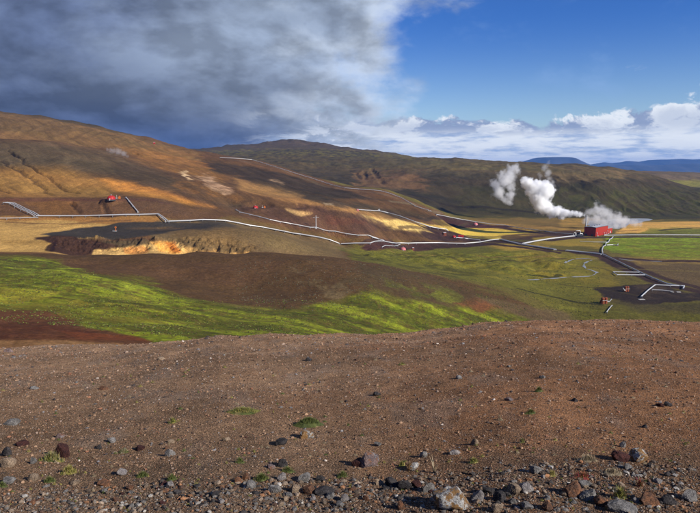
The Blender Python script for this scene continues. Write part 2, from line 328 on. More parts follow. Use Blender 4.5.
# ------------------------------------------------------------------ level pads for the built things, then pipelines' routes
pad(258, 208.3, 24, 1080); pad(304, 208.5, 14, 1080); pad(454, 237.5, 22, 1100); pad(476, 224.5, 20, 1300); pad(403, 249.5, 16, 900); pad(113, 199, 16, 985)
PL = [  # name words, pixel route, ymin, radius, lanes, label
 ([(5, 203.5), (12, 204), (24, 210.5), (37, 216.8)], 940, .75, 3, 4.2, "short bundle of three white pipes climbing the bank at the far left"),
 ([(37, 217), (60, 217.6), (100, 216.6), (140, 215.6), (158, 215), (163, 219.5), (167, 222.5)], 880, .95, 2, 3.6, "white twin pipeline running level below the bank with the red dome"),
 ([(-60, 219.5), (-20, 219.2), (20, 219), (38, 218.4)], 880, .7, 1, 0, "thin white pipe entering from the left edge above the tan flat"),
 ([(126, 198.5), (129, 202), (133, 207), (138, 213)], 935, .9, 1, 0, "white pipe running down the bank from the red wellhead dome"),
 ([(169, 222.5), (190, 221.8), (215, 221), (225, 221.5), (250, 226.5), (275, 231), (300, 235), (320, 238.3), (330, 241), (339, 244.5)], 860, .95, 2, 3.0, "thick white main pipeline descending from the black pad towards the valley"),
 ([(341, 244.8), (370, 244.5), (400, 243.8), (440, 243.6), (465, 244.6), (480, 243), (490, 241), (500, 240)], 1000, 1.1, 1, 0, "thick white pipeline crossing the valley floor behind the grassy knolls"),
 ([(500, 240), (510, 242.5), (520, 245), (540, 248), (555, 250.5)], 1000, 1.1, 2, 4.0, "twin white pipeline sloping right from the bend in the valley"),
 ([(523, 244.5), (535, 242), (550, 239.6), (564, 237.8), (576, 236.6)], 1100, 1.05, 2, 3.8, "bright white pipeline leading straight to the left end of the red plant"),
 ([(236, 210.5), (240, 213), (250, 215.6), (270, 220.5), (290, 224.5), (310, 228.5), (335, 232), (358, 236), (378, 239.5)], 990, .8, 1, 0, "thin white pipe curving below the purple brown pad with the mast"),
 ([(220, 158.3), (236, 158.8), (252, 160.3), (262, 163.5), (280, 169), (300, 175.5), (322, 182.5), (345, 189), (372, 190.5), (390, 194), (402, 199), (415, 206.5), (428, 212.5), (437, 215.3)], 1340, .8, 1, 0, "long white pipeline coming down the far dark flank from the skyline"),
 ([(436.5, 215.2), (452, 218.3), (468, 221), (482, 223.6), (505, 226), (530, 229.8), (556, 233.5), (574, 235)], 1340, .9, 1, 0, "long white pipeline across the plain passing the small red dome"),
 ([(358, 210.5), (378, 211.3), (388, 213.5), (400, 217.6), (415, 222.5), (430, 228), (446, 231), (448, 231.5)], 1180, 1.0, 1, 0, "thin white pipe bending down the tan hillside to the dark pad"),
 ([(456, 238.4), (468, 239.4), (480, 241)], 1100, .9, 1, 0, "short white pipe from the red dome to the thick valley pipeline"),
 ([(566, 251.3), (580, 252.8), (592, 254), (602, 255.3)], 1000, 1.0, 2, 5.0, "pale twin pipe running beside the dark service track left of the junction"),
 ([(603, 255.3), (615, 261), (628, 267.4), (640, 273.4), (652, 279), (667, 285), (684, 288)], 700, .95, 1, 0, "long white pipeline slanting down beside the wide dark track"),
 ([(613, 273), (640, 273.5)], 700, .8, 1, 0, "upper white arm of the expansion loop on the green flat"),
 ([(613.5, 273.6), (617, 276), (645, 276.2)], 700, .8, 1, 0, "lower white arm of the expansion loop on the green flat"),
 ([(641, 298), (648, 291.5), (655, 286), (670, 286.8), (684, 287.4), (683, 290)], 680, .85, 1, 0, "angular white pipe ending at a pale slab on the black pad"),
 ([(652, 291), (662, 291.4), (673, 292.6)], 680, .6, 1, 0, "short white pipe lying low in the middle of the black pad"),
 ([(613, 237.5), (611.5, 239.5), (609.5, 240.2), (608.5, 243), (606, 243.8), (605.4, 246.4), (603, 247.5), (602, 251), (602.6, 254)], 1050, 1.0, 1, 0, "white zigzag pipe between the red plant and the track junction"),
 ([(607, 245.8), (613, 245.6), (617.5, 246), (618, 244.6)], 1050, .7, 1, 0, "short thin pipe spur reaching into the bright green field"),
 ([(604, 236.3), (630, 235.8), (665, 235.8), (700, 236), (780, 236.5), (860, 237)], 1050, 1.05, 1, 0, "straight pale pipeline running right from the plant above the green field"),
 ([(580, 242), (594, 242.8), (607, 243)], 1050, .7, 1, 0, "thin grey pipe on the olive grass just below the plant"),
 ([(606.5, 313.5), (609, 310), (612, 306.5)], 640, .5, 1, 0, "small white pipe stub on the grass below the rusty silencer"),
 ([(372, 238.2), (380, 240.2), (384, 241.4)], 1000, .8, 1, 0, "short white pipe above the main pipeline right of the twin bend"),
 ([(382, 248), (392, 246.6), (400, 245.2)], 900, .7, 1, 0, "small white pipe running into the pink dome from the left"),
]
ROUTES = []
for pix, y0, rad, lanes, sep_, lab in PL: ROUTES.append(([at(c, r, y0, 2150) for c, r in pix], rad, lanes, sep_, lab))

# ------------------------------------------------------------------ ground colours (soil, moss, gravel, with cloud shade, a sunlit streak and shadows painted in)
REG = []   # polygon (c,row), colour, softness px, warp px, ymin, ymax, strength, patchiness
def R(poly, col, soft=3, warp=3, y0=100, y1=1e9, k=1., patch=0): REG.append((poly, col, soft, warp, y0, y1, k, patch))
L0 = -500; R0 = 1200
R([(L0, 90), (R0, 90), (R0, 400), (L0, 400)], (.105, .095, .034), 1, 0)
R([(L0, 90), (R0, 90), (R0, 240), (L0, 240)], (.054, .046, .030), 3, 2, 1840)                                   # ridge and plateau, cloud shade put into the dark colour
R([(380, 150), (620, 163), (690, 178), (560, 181), (450, 176), (370, 168)], (.082, .069, .044), 5, 5, 1900, 1e9, .9)
R([(380, 156), (560, 166), (560, 172), (380, 168)], (.13, .115, .055), 4, 4, 1900, 1e9, .6, .5)
R([(350, 168), (420, 172), (430, 190), (360, 188)], (.135, .09, .055), 5, 4, 1900, 1e9, .8)
R([(400, 190), (480, 200), (520, 214), (430, 212)], (.035, .032, .024), 4, 3, 1840, 1e9, .8)  # shade at the ridge foot, painted as darker ground
R([(460, 186), (720, 186), (720, 220), (460, 220)], (.052, .050, .026), 6, 5, 1800, 2500, .85, .3)
R([(540, 190), (720, 190), (720, 218), (560, 218)], (.060, .064, .022), 5, 5, 1800, 2500, .6, 1.)
R([(600, 165), (R0, 165), (R0, 200), (620, 190)], (.115, .095, .07), 2, 2, 2700)
R([(650, 180), (R0, 184), (R0, 188), (660, 187)], (.17, .17, .05), 2, 2, 2700, 4000, .8)
R([(540, 166), (600, 168), (640, 173), (610, 180), (560, 182)], (.125, .10, .058), 4, 4, 2000, 2700, .8, .3)
R([(665, 188), (R0, 188), (R0, 194), (675, 193)], (.03, .04, .02), 2, 1, 2500, 3300, .8)
R([(L0, 140), (420, 140), (420, 160), (L0, 160)], (.075, .062, .048), 3, 2, 4000)                               # far craggy hills
R([(180, 148), (420, 150), (420, 172), (180, 160)], (.125, .115, .040), 5, 4, 2500, 4300, .8, 1.)
R([(200, 154), (420, 158), (420, 175), (200, 172)], (.085, .068, .040), 5, 4, 2100, 3600, .8, .6)
R([(L0, 90), (190, 140), (260, 160), (345, 186), (385, 190), (440, 212), (470, 232), (470, 250), (330, 262), (L0, 262)], (.100, .064, .038), 2, 1, 650, 2300)  # left hill
R([(L0, 90), (0, 112), (100, 128), (150, 140), (200, 153), (200, 175), (140, 158), (100, 148), (L0, 130)], (.135, .092, .048), 4, 1.5, 1620, 2300)
R([(L0, 100), (0, 112), (60, 120), (70, 132), (L0, 128)], (.115, .08, .045), 5, 4, 1750, 2300, .8, .4)
R([(120, 148), (170, 150), (240, 172), (220, 182), (160, 172)], (.185, .108, .043), 9, 2.5, 1350, 2100, .8, .3)
R([(L0, 140), (50, 142), (110, 151), (170, 178), (200, 196), (140, 182), (60, 168), (L0, 165)], (.092, .073, .050), 9, 1.5, 1050, 1600, .95)  # front hill band, cloud shade painted into the soil colour
R([(L0, 165), (60, 168), (120, 184), (110, 198), (L0, 200)], (.225, .145, .056), 10, 2, 1000, 1500, .85)
R([(95, 178), (130, 182), (180, 195), (215, 208), (180, 204), (155, 198), (118, 193)], (.34, .19, .06), 4, 1.5, 1000, 1400, .8, .25)  # sunlit orange streak painted into the slope colour
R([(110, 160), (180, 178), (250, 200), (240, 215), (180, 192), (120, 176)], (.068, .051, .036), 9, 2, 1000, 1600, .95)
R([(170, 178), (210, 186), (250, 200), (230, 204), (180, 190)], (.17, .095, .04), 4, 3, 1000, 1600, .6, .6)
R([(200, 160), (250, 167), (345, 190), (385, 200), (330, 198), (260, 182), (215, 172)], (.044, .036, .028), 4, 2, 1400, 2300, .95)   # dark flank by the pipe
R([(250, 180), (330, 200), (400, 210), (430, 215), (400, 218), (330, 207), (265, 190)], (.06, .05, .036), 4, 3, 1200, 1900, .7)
R([(235, 178), (275, 190), (330, 203), (390, 216), (430, 228), (400, 226), (340, 214), (280, 200), (240, 190)], (.22, .14, .068), 4, 1.5, 1150, 1600, .95)
R([(355, 216), (400, 220), (440, 228), (470, 234), (440, 235), (390, 228), (365, 222)], (.46, .36, .17), 3, 3, 1150, 1600, .9)
R([(290, 188), (340, 202), (360, 208), (320, 206)], (.055, .045, .035), 3, 3, 1150, 1900, .8)
R([(183, 172), (187, 171), (194, 180), (189, 180)], (.46, .37, .27), 1.8, 2.5, 1100, 1700, .9, .3)
R([(198, 176), (206, 174), (212, 178), (236, 192), (228, 194), (212, 190)], (.34, .25, .19), 2.5, 3, 1100, 1700, .8, .5)
R([(267, 180.5), (271, 179.3), (276, 180), (280, 182), (274, 182)], (.28, .22, .16), 2.2, 3., 1100, 1900, .8, .3)
R([(322, 203), (331, 203), (332, 206), (323, 206)], (.32, .27, .22), 1.6, 1.6, 1100, 1900, .8, .3)
R([(236, 208), (300, 205), (350, 212), (390, 225), (370, 236), (300, 226), (250, 214)], (.082, .052, .042), 4, 4, 990, 1290, .9, .3)       # purple pad
R([(285, 207), (312, 213), (300, 216), (290, 212)], (.33, .24, .13), 2, 1.5, 1000, 1290, .9)
R([(330, 216), (365, 221), (360, 226), (335, 224)], (.105, .05, .036), 3, 3, 1000, 1290, .5, .3)
R([(200, 212), (250, 220), (340, 238), (420, 242), (420, 246), (330, 242), (240, 228)], (.12, .09, .04), 3, 2, 900, 1290, .7)
R([(260, 232), (330, 243), (360, 248), (330, 256), (270, 246)], (.10, .105, .035), 4, 3, 760, 1150, .8, .4)
R([(L0, 198), (110, 197), (155, 198), (176, 206), (230, 216), (200, 222), (160, 216), (L0, 217)], (.108, .068, .042), .9, .7, 920, 1060)
R([(120, 198), (158, 199), (200, 213), (160, 214), (135, 212)], (.092, .062, .046), 4, 4, 920, 1060, .8, .4)
R([(20, 200), (75, 200), (85, 215), (40, 215)], (.15, .088, .036), 5, 4, 920, 1060, .6)
R([(L0, 199.5), (110, 198.5), (155, 199), (156, 201), (L0, 202)], (.10, .052, .04), 1, .8, 960, 1040, .7, .4)
R([(L0, 217), (160, 217), (190, 223), (150, 230), (80, 240), (80, 256), (L0, 256)], (.33, .235, .105), 3, 2, 700, 960)
R([(L0, 217), (160, 217), (175, 223), (120, 224), (60, 221), (L0, 221)], (.20, .11, .045), 2, 1.5, 860, 960, .8)
R([(0, 221), (50, 222), (110, 223), (40, 229), (0, 228)], (.24, .17, .08), 2.5, 2, 700, 960, .7, .5)
R([(0, 238), (60, 243), (80, 250), (40, 246), (0, 243)], (.22, .15, .06), 2, 2, 700, 860, .6, .5)
R([(160, 218), (240, 222), (340, 244), (350, 262), (230, 262), (150, 240)], (.13, .10, .06), 4, 3, 735, 1100, .9)
R([(180, 228), (230, 230), (262, 245), (250, 254), (200, 244), (180, 236)], (.15, .105, .055), 4, 4, 735, 900, .7, .5)
R([(200, 220), (226, 222), (240, 228), (205, 229)], (.06, .055, .05), 2.5, 2, 800, 1000, .85)
R([(39, 234), (70, 230), (100, 226), (120, 222), (165, 222.5), (222, 224), (205, 229), (180, 230), (160, 234), (120, 239), (70, 240), (55, 238)], (.050, .046, .045), 1.3, 1.2, 770, 960, 1.)
R([(125, 229), (160, 230), (185, 228), (150, 227.5)], (.16, .105, .05), 1.5, 1.5, 800, 960, .5, .4)
R([(30, 237), (48, 235), (100, 240), (150, 239), (140, 246), (100, 250), (80, 257), (46, 257), (52, 244)], (.056, .034, .027), 1.6, 2, 715, 800, 1.)
R([(46, 246), (58, 239), (52, 254), (44, 253)], (.028, .015, .014), 1.5, 1, 715, 800, .9)
R([(90, 250), (125, 246), (150, 243), (180, 245), (205, 251), (225, 257), (88, 258)], (.42, .31, .15), 2, 2.5, 715, 790, 1., .4)
R([(120, 248), (140, 246), (150, 252), (135, 256), (122, 254)], (.36, .16, .05), 1.5, 2, 715, 790, .7, .4)
R([(185, 246), (215, 250), (235, 256), (262, 256), (250, 251), (190, 256)], (.36, .24, .11), 2.5, 3, 715, 800, .9, .5)
R([(100, 240), (145, 240), (150, 245), (120, 247)], (.085, .068, .046), 2, 2, 715, 800, .9)
R([(150, 243), (172, 243), (182, 250), (176, 254), (160, 252)], (.42, .24, .07), 1.8, 2, 715, 790, .8, .4)
R([(165, 244), (176, 244), (182, 252), (172, 252)], (.30, .10, .025), 2, 2, 715, 790, .7, .4)
R([(L0, 252), (330, 252), (420, 268), (520, 300), (560, 322), (520, 330), (420, 322), (350, 312), (240, 310), (190, 305), (150, 288), (80, 273), (L0, 262)], (.084, .056, .032), 3, 3, 480, 715)
R([(L0, 258), (300, 262), (240, 285), (150, 278), (60, 264)], (.095, .060, .038), 5, 4, 480, 715, .7, .3)
R([(L0, 252), (330, 252), (L0, 255)], (.15, .09, .045), 1.5, 1, 600, 715, .8)
R([(300, 275), (360, 278), (350, 300), (310, 300)], (.15, .125, .08), 8, 10, 480, 715, .6, 1.)
# green slopes
G1 = (.125, .150, .022); G2 = (.185, .215, .028); G3 = (.085, .098, .018)
R([(L0, 256), (40, 258), (90, 272), (150, 285), (190, 302), (240, 310), (300, 308), (340, 300), (380, 290), (420, 300), (480, 308), (540, 322), (540, 345), (140, 350), (100, 340), (60, 320), (L0, 308)], G1, 7, 5, 160, 690)
R([(L0, 262), (50, 266), (150, 295), (260, 318), (400, 325), (400, 335), (180, 338), (80, 305), (L0, 290)], G2, 6, 8, 160, 690, .8, .7)
R([(L0, 262), (120, 290), (260, 325), (180, 334), (60, 302), (L0, 292)], (.115, .105, .03), 6, 10, 160, 690, .75, 1.)
R([(150, 300), (300, 315), (500, 322), (480, 334), (180, 335)], (.075, .085, .02), 5, 9, 160, 690, .7, 1.)
R([(L0, 276), (90, 288), (200, 318), (120, 312), (L0, 290)], (.33, .33, .05), 4, 8, 160, 690, .7, 1.)
R([(L0, 258), (40, 260), (120, 280), (200, 305), (150, 300), (60, 275), (L0, 266)], (.12, .15, .035), 4, 4, 300, 690, .7, .6)
R([(L0, 285), (80, 300), (160, 325), (100, 322), (L0, 305)], (.12, .095, .028), 5, 5, 160, 500, .7, .6)
R([(330, 305), (430, 300), (500, 315), (480, 330), (340, 330)], (.12, .15, .022), 4, 4, 300, 690, .8, .6)
R([(350, 262), (420, 272), (520, 305), (500, 310), (400, 300), (350, 282)], (.072, .058, .036), 5, 5, 480, 715, .75, .3)
R([(380, 280), (480, 296), (450, 306), (370, 300)], (.10, .115, .03), 5, 6, 480, 715, .6, 1.)
R([(455, 304), (475, 300), (500, 308), (478, 314)], (.14, .068, .04), 3, 4, 480, 700, .8, .7)
R([(470, 296), (560, 312), (590, 322), (540, 324), (500, 312)], (.10, .078, .05), 3, 3, 480, 700, .8)
R([(L0, 306), (50, 312), (110, 330), (150, 342), (150, 352), (L0, 352)], (.105, .056, .033), 3, 3, 150, 380)
R([(L0, 318), (60, 322), (110, 336), (60, 340), (L0, 336)], (.085, .035, .024), 3, 3, 150, 380, .7, .5)
R([(60, 330), (140, 338), (150, 343), (80, 341)], (.14, .055, .027), 2, 3, 150, 380, .7, .4)
R([(L0, 340), (60, 341), (120, 345), (120, 352), (L0, 352)], (.24, .16, .09), 2, 2, 150, 300, .75, .3)
# valley floor
R([(350, 246), (480, 246), (600, 258), (600, 300), (520, 300), (440, 274), (350, 262)], (.115, .115, .030), 4, 3, 720, 1300)
R([(370, 250), (520, 252), (590, 262), (560, 275), (450, 268), (370, 258)], (.145, .16, .026), 6, 5, 720, 1300, .8, .7)
R([(350, 248), (540, 256), (560, 275), (460, 280), (360, 264)], (.065, .066, .024), 5, 7, 720, 1300, .7, 1.)
R([(400, 256), (560, 262), (580, 280), (480, 276)], (.21, .19, .04), 5, 7, 720, 1300, .6, 1.)
R([(520, 245), (600, 256), (625, 285), (600, 300), (560, 290), (520, 262)], (.17, .145, .035), 5, 4, 720, 1300, .7, .6)
R([(520, 275), (600, 290), (600, 320), (540, 305)], (.12, .12, .03), 4, 4, 600, 900, .8)
R([(580, 305), (R0, 305), (R0, 330), (560, 325)], (.085, .085, .024), 4, 4, 560, 760, .9, .3)
R([(430, 218), (600, 219), (600, 236), (480, 236), (430, 228)], (.14, .105, .045), 3, 2, 1400, 1900, .9)
R([(430, 230), (470, 227), (530, 230), (545, 234), (500, 240), (450, 233)], (.44, .35, .09), 2.5, 2, 1240, 1650, .95)
R([(470, 222), (560, 227), (575, 230), (520, 229)], (.24, .17, .065), 2, 2, 1300, 1800, .8, .3)
R([(395, 222), (440, 226), (470, 231), (440, 231)], (.40, .30, .10), 2, 2, 1180, 1700, .8, .3)
R([(560, 219), (660, 220), (600, 232), (560, 231)], (.30, .21, .07), 3, 2, 1400, 1900, .7, .5)
R([(480, 244), (540, 244), (550, 247), (510, 252)], (.30, .22, .06), 2.5, 2, 1100, 1350, .7)
R([(500, 236), (575, 230), (584, 236), (540, 241), (500, 240)], (.06, .036, .034), 2, 1.5, 1240, 1600, .85)
R([(625, 221), (700, 219), (R0, 220), (R0, 229), (690, 229), (640, 233), (615, 234), (625, 226)], (.40, .27, .10), 2, 1.5, 1400, 1800, .95)
R([(650, 228), (R0, 226), (R0, 233), (640, 234)], (.14, .16, .04), 2, 1.5, 1400, 1700, .8)
R([(606, 237), (R0, 236.5), (R0, 262), (660, 259), (612, 252), (604, 248)], (.15, .21, .022), 1.5, 1.2, 1000, 1390)
R([(615, 241), (660, 243), (R0, 244), (R0, 252), (640, 252)], (.20, .19, .05), 3, 4, 1000, 1390, .7, .9)
R([(640, 240), (690, 242), (R0, 248), (R0, 258), (650, 256)], (.11, .13, .025), 3, 5, 1000, 1390, .6, 1.)
R([(600, 237), (R0, 236.5), (R0, 243), (625, 243)], (.20, .25, .04), 3, 2, 1000, 1390, .7, .4)
R([(620, 250), (R0, 250), (R0, 262), (640, 259)], (.17, .17, .035), 3, 2, 1000, 1390, .7, .5)
R([(535, 238), (600, 238), (603, 248), (560, 246), (535, 243)], (.22, .175, .045), 2.5, 2, 1100, 1400, .85)
R([(618, 258), (640, 260), (R0, 262), (R0, 296), (690, 288), (650, 272)], (.105, .080, .050), 3, 2, 760, 1100, .9)
R([(618, 257), (R0, 262), (R0, 268), (640, 264)], (.22, .17, .06), 2, 2, 900, 1100, .6, .5)
R([(596, 289), (622, 284), (655, 285), (690, 291), (R0, 295), (R0, 304), (690, 303), (650, 307), (620, 303), (608, 298)], (.038, .030, .028), 2, 4, 640, 860, 1.)
R([(630, 286), (700, 292), (R0, 296), (R0, 300), (650, 298)], (.075, .058, .044), 3, 5, 640, 860, .6, 1.)
R([(598, 290), (590, 300), (600, 306), (640, 308), (620, 300)], (.15, .13, .035), 3, 4, 640, 860, .5, 1.)
R([(600, 300), (660, 306), (R0, 306), (R0, 313), (640, 313)], (.06, .052, .036), 3, 3, 620, 760, .7)
STRIP = []   # polyline px, width m, colour, y0
def S(pl, w, col, y0=160, k=1., y1=9000): STRIP.append((wl(pl, y0, y1), w, col, k))
DK = (.052, .034, .031)
S([(596, 252), (604, 257), (618, 266), (640, 275), (662, 284), (690, 290), (740, 300)], 17, (.050, .034, .031), 700)
S([(610, 258), (625, 262), (650, 273), (680, 283), (720, 293)], 12, (.055, .038, .034), 700)
S([(520, 244), (550, 249.5), (580, 253), (602, 257), (618, 258), (660, 261), (760, 267)], 15, DK, 1000)
S([(480, 243), (520, 247), (556, 252)], 14, DK, 1050); S([(420, 246), (450, 246), (490, 244)], 26, DK, 1050)
S([(370, 248), (400, 248.5), (425, 247)], 26, (.06, .035, .033), 1000)
S([(440, 217), (470, 223), (500, 227), (540, 233), (575, 236.5)], 20, DK, 1350); S([(450, 223.5), (476, 225.5), (505, 226.5)], 30, (.055, .03, .03), 1350)
S([(430, 236), (455, 238), (480, 240), (520, 243)], 30, DK, 1150); S([(436, 231), (455, 235)], 40, (.055, .033, .033), 1250)
S([(570, 238), (600, 237.6), (650, 237), (700, 237.2), (860, 238)], 14, (.055, .042, .038), 1100); S([(550, 240.6), (576, 237.6)], 16, DK, 1100)  # first strip paints the shadow below the straight right-hand pipeline
S([(385, 212.5), (400, 219), (420, 226), (446, 233)], 8, (.07, .05, .04), 1180); S([(382, 211), (400, 214.5), (425, 220), (470, 224)], 9, (.06, .045, .035), 1250)
S([(225, 159), (262, 165), (300, 177), (345, 190), (372, 192), (400, 200), (428, 214)], 9, (.10, .08, .06), 1480, .7)
S([(345, 186), (380, 190), (440, 203), (500, 209), (560, 216)], 14, (.028, .024, .020), 1850, .8)
S([(390, 207.5), (410, 208), (440, 212)], 10, (.13, .11, .08), 1500, .7)
S([(640, 258), (690, 258), (760, 259)], 4, (.10, .09, .05), 1000, .5); S([(630, 243), (680, 244), (720, 246)], 5, (.09, .10, .03), 1100, .7)
S([(660, 230.5), (690, 228), (760, 226)], 10, (.05, .045, .03), 1400, .9); S([(613, 245), (618, 246)], 6, (.2, .15, .08), 1100)
S([(520, 289), (545, 295), (570, 301), (600, 304)], 5, (.035, .035, .018), 640, .9); S([(530, 276), (556, 278), (560, 275)], 5, (.035, .04, .018), 700, .8)
S([(360, 244), (400, 247), (440, 247.5)], 8, DK, 1000, .8)

S([(380, 249.5), (430, 255), (480, 256.5), (540, 256), (600, 259)], 6, (.16, .12, .055), 900, .6); S([(350, 256), (400, 254), (460, 262), (520, 262), (565, 258)], 5, (.05, .045, .022), 850, .7)
S([(470, 236), (520, 234.5), (575, 232.5), (640, 230)], 7, (.07, .045, .035), 1350, .7); S([(480, 229), (540, 226.5), (600, 224), (660, 222)], 6, (.09, .06, .035), 1500, .6); S([(400, 228), (440, 232), (500, 237)], 7, (.06, .04, .032), 1200, .7)
S([(540, 262), (600, 268), (640, 282)], 5, (.07, .06, .026), 750, .5); S([(620, 268), (660, 270), (760, 276)], 6, (.14, .12, .05), 850, .5); S([(560, 284), (600, 288), (640, 296)], 6, (.06, .05, .028), 700, .5)
S([(113, 199), (125, 199.6), (150, 199.8), (168, 203)], 7, (.08, .05, .04), 960, .7, 1060); S([(0, 222), (40, 223.5), (90, 222.5), (130, 220)], 5, (.13, .08, .045), 800, .7, 960); S([(178, 186), (230, 200), (262, 206)], 6, (.10, .065, .042), 1080, .6); S([(300, 206), (340, 214), (390, 229), (430, 238)], 8, (.06, .04, .034), 1000, .6)
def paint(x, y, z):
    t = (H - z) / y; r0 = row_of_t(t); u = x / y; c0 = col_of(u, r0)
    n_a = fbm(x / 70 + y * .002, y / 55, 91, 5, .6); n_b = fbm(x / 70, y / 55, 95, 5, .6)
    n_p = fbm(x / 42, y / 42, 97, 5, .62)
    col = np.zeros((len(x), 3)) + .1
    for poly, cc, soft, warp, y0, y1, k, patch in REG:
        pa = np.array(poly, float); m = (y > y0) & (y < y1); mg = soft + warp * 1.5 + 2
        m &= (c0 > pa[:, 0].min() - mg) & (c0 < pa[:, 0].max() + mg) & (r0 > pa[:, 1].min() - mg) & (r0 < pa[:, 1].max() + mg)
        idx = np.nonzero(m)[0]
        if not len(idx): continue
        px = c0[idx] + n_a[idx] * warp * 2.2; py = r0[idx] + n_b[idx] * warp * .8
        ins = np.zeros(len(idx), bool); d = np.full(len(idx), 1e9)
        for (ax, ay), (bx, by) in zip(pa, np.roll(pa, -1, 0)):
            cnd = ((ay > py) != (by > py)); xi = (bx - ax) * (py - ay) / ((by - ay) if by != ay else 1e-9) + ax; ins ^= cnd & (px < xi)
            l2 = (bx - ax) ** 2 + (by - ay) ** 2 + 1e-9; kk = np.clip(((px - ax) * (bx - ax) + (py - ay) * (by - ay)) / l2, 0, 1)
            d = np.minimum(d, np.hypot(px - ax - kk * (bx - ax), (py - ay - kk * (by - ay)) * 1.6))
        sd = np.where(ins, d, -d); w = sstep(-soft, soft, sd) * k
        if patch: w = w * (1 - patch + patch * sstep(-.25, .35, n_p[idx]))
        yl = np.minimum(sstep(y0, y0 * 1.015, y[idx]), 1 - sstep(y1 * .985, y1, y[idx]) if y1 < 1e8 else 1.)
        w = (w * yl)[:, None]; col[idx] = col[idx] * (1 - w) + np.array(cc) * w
    for poly, wd, cc, k in STRIP:
        pa = np.array(poly); m = (x > pa[:, 0].min() - 60) & (x < pa[:, 0].max() + 60) & (y > pa[:, 1].min() - 80) & (y < pa[:, 1].max() + 80); idx = np.nonzero(m)[0]
        if not len(idx): continue
        d, _ = seg_dist(x[idx] + n_a[idx] * 4, y[idx] + n_b[idx] * 5, poly); w = ((1 - sstep(wd * .5, wd * .9, d)) * k)[:, None]
        col[idx] = col[idx] * (1 - w) + np.array(cc) * w
    # scrub mottling where the soil is green
    gr = sstep(-.01, .04, col[:, 1] - col[:, 0] * .92)
    mo = fbm(x / 9, y / 8, 101, 4, .65); mo2 = fbm(x / 34, y / 30, 105, 5, .65); nearg = 1 - sstep(650, 900, y)
    f = 1 - gr * (.35 + .3 * nearg) * (.45 * sstep(.10, .45, mo) + .40 * sstep(-.05, .4, mo2)) + gr * .22 * sstep(.1, .6, -mo)
    col = col * f[:, None]
    br = (gr * (.5 + .0 * nearg) * .55 * sstep(.05, .5, fbm(x / 22, y / 18, 107, 5, .65)))[:, None]; col = col * (1 - br) + np.array((.12, .085, .038)) * br
    for poly, dep, wid in CRACKS:
        m = (x > min(p[0] for p in poly) - 30) & (x < max(p[0] for p in poly) + 30) & (y > min(p[1] for p in poly) - 30) & (y < max(p[1] for p in poly) + 30); i_ = np.nonzero(m)[0]
        if len(i_):
            d, s_ = seg_dist(x[i_] + 5 * fbm(x[i_] / 50, y[i_] / 50, 81, 3), y[i_] + 6 * fbm(x[i_] / 50, y[i_] / 50, 82, 3), poly); w = ((1 - sstep(wid * .25, wid * .6, d)) * (.65 if poly[0][1] < 1900 else .35) * (1 - .5 * s_))[:, None]; col[i_] = col[i_] * (1 - w) + np.array((.035, .026, .02)) * w  # shade inside the cracks darkened into the soil colour
    fa = (x * .75 + y * .66); fb = (x * .66 - y * .75); hillm = (1 - gr) * sstep(950, 1050, y) * (1 - sstep(2000, 2100, y)) * (x < 250)
    st = fbm(fa / 26 + .6 * gnoise(x / 120, y / 120, 141), fb / 260, 143, 4, .6); fine_ = fbm(fa / 7, fb / 60, 145, 3, .6)
    col = col * (1 + hillm * (.20 * st + .13 * fine_))[:, None]
    fl_ = fbm(x / 130 + y / 160, y / 26 + x / 75, 147, 5, .6); gm = gr * sstep(150, 200, y) * (1 - sstep(640, 720, y))
    gm2 = gr * sstep(1000, 1050, y) * (1 - sstep(1450, 1600, y)) * (x > 300); k3 = (gm2 * .5 * sstep(-.1, .45, fbm(x / 60, y / 55, 149, 5, .65)))[:, None]; col = col * (1 - k3) + np.array((.10, .105, .028)) * k3
    k1 = (gm * .62 * sstep(.02, .42, fl_))[:, None]; col = col * (1 - k1) + np.array((.055, .058, .018)) * k1
    k2 = (gm * .55 * sstep(.12, .5, -fl_))[:, None]; col = col * (1 - k2) + np.array((.23, .27, .035)) * k2
    fg = (gm * .5 * sstep(.22, .42, fbm(x / 11, y / 9, 151, 5, .7)))[:, None]; col = col * (1 - fg) + np.array((.10, .072, .035)) * fg
    # tonal bands of loose scree, running across the bare slopes
    sc = fbm(x / 220 + y / 90, y / 300, 111, 4, .55); b = (1 - gr) * sstep(900, 1100, y)
    col = col * (1 + .10 * (sc * b)[:, None]); col[:, 0] *= 1 + .06 * sc * b
    col = .105 * (col / .105) ** 1.25 * np.array((1.13, 1.02, .80)); return np.clip(col, .01, .8)

# ------------------------------------------------------------------ build terrain sheets
def u_cols(n_in, n_out, umax):
    a = np.linspace(-.64, .64, n_in); k = np.linspace(0, 1, n_out + 1)[1:] ** 1.3 * (umax - .64)
    return np.r_[-(.64 + k)[::-1], a, .64 + k]
def grid_mesh(name, us, ys, mat, colf):
    U, Y = np.meshgrid(us, ys); X = U * Y; Z = ground_z(X, Y); x, y, z = X.ravel(), Y.ravel(), Z.ravel()
    nc, nr = len(us), len(ys); i = np.arange(nr - 1)[:, None] * nc + np.arange(nc - 1)[None]; i = i.ravel()
    o = mesh_np(name, np.stack([x, y, z], 1), np.stack([i, i + 1, i + 1 + nc, i + nc], 1), mat, True, colf(x, y, z)); return o
ysf = np.unique(np.r_[np.exp(np.linspace(math.log(110), math.log(600), 300)), np.exp(np.linspace(math.log(600), math.log(1300), 420)), np.exp(np.linspace(math.log(1300), math.log(2600), 300)),
                      np.exp(np.linspace(math.log(2600), math.log(6500), 130)), np.exp(np.linspace(math.log(6500), math.log(30500), 28))])
USF = u_cols(1050, 90, 1.25)
terr = grid_mesh("terrain", USF, ysf, M['hill'], paint); tag(terr, kind="structure")
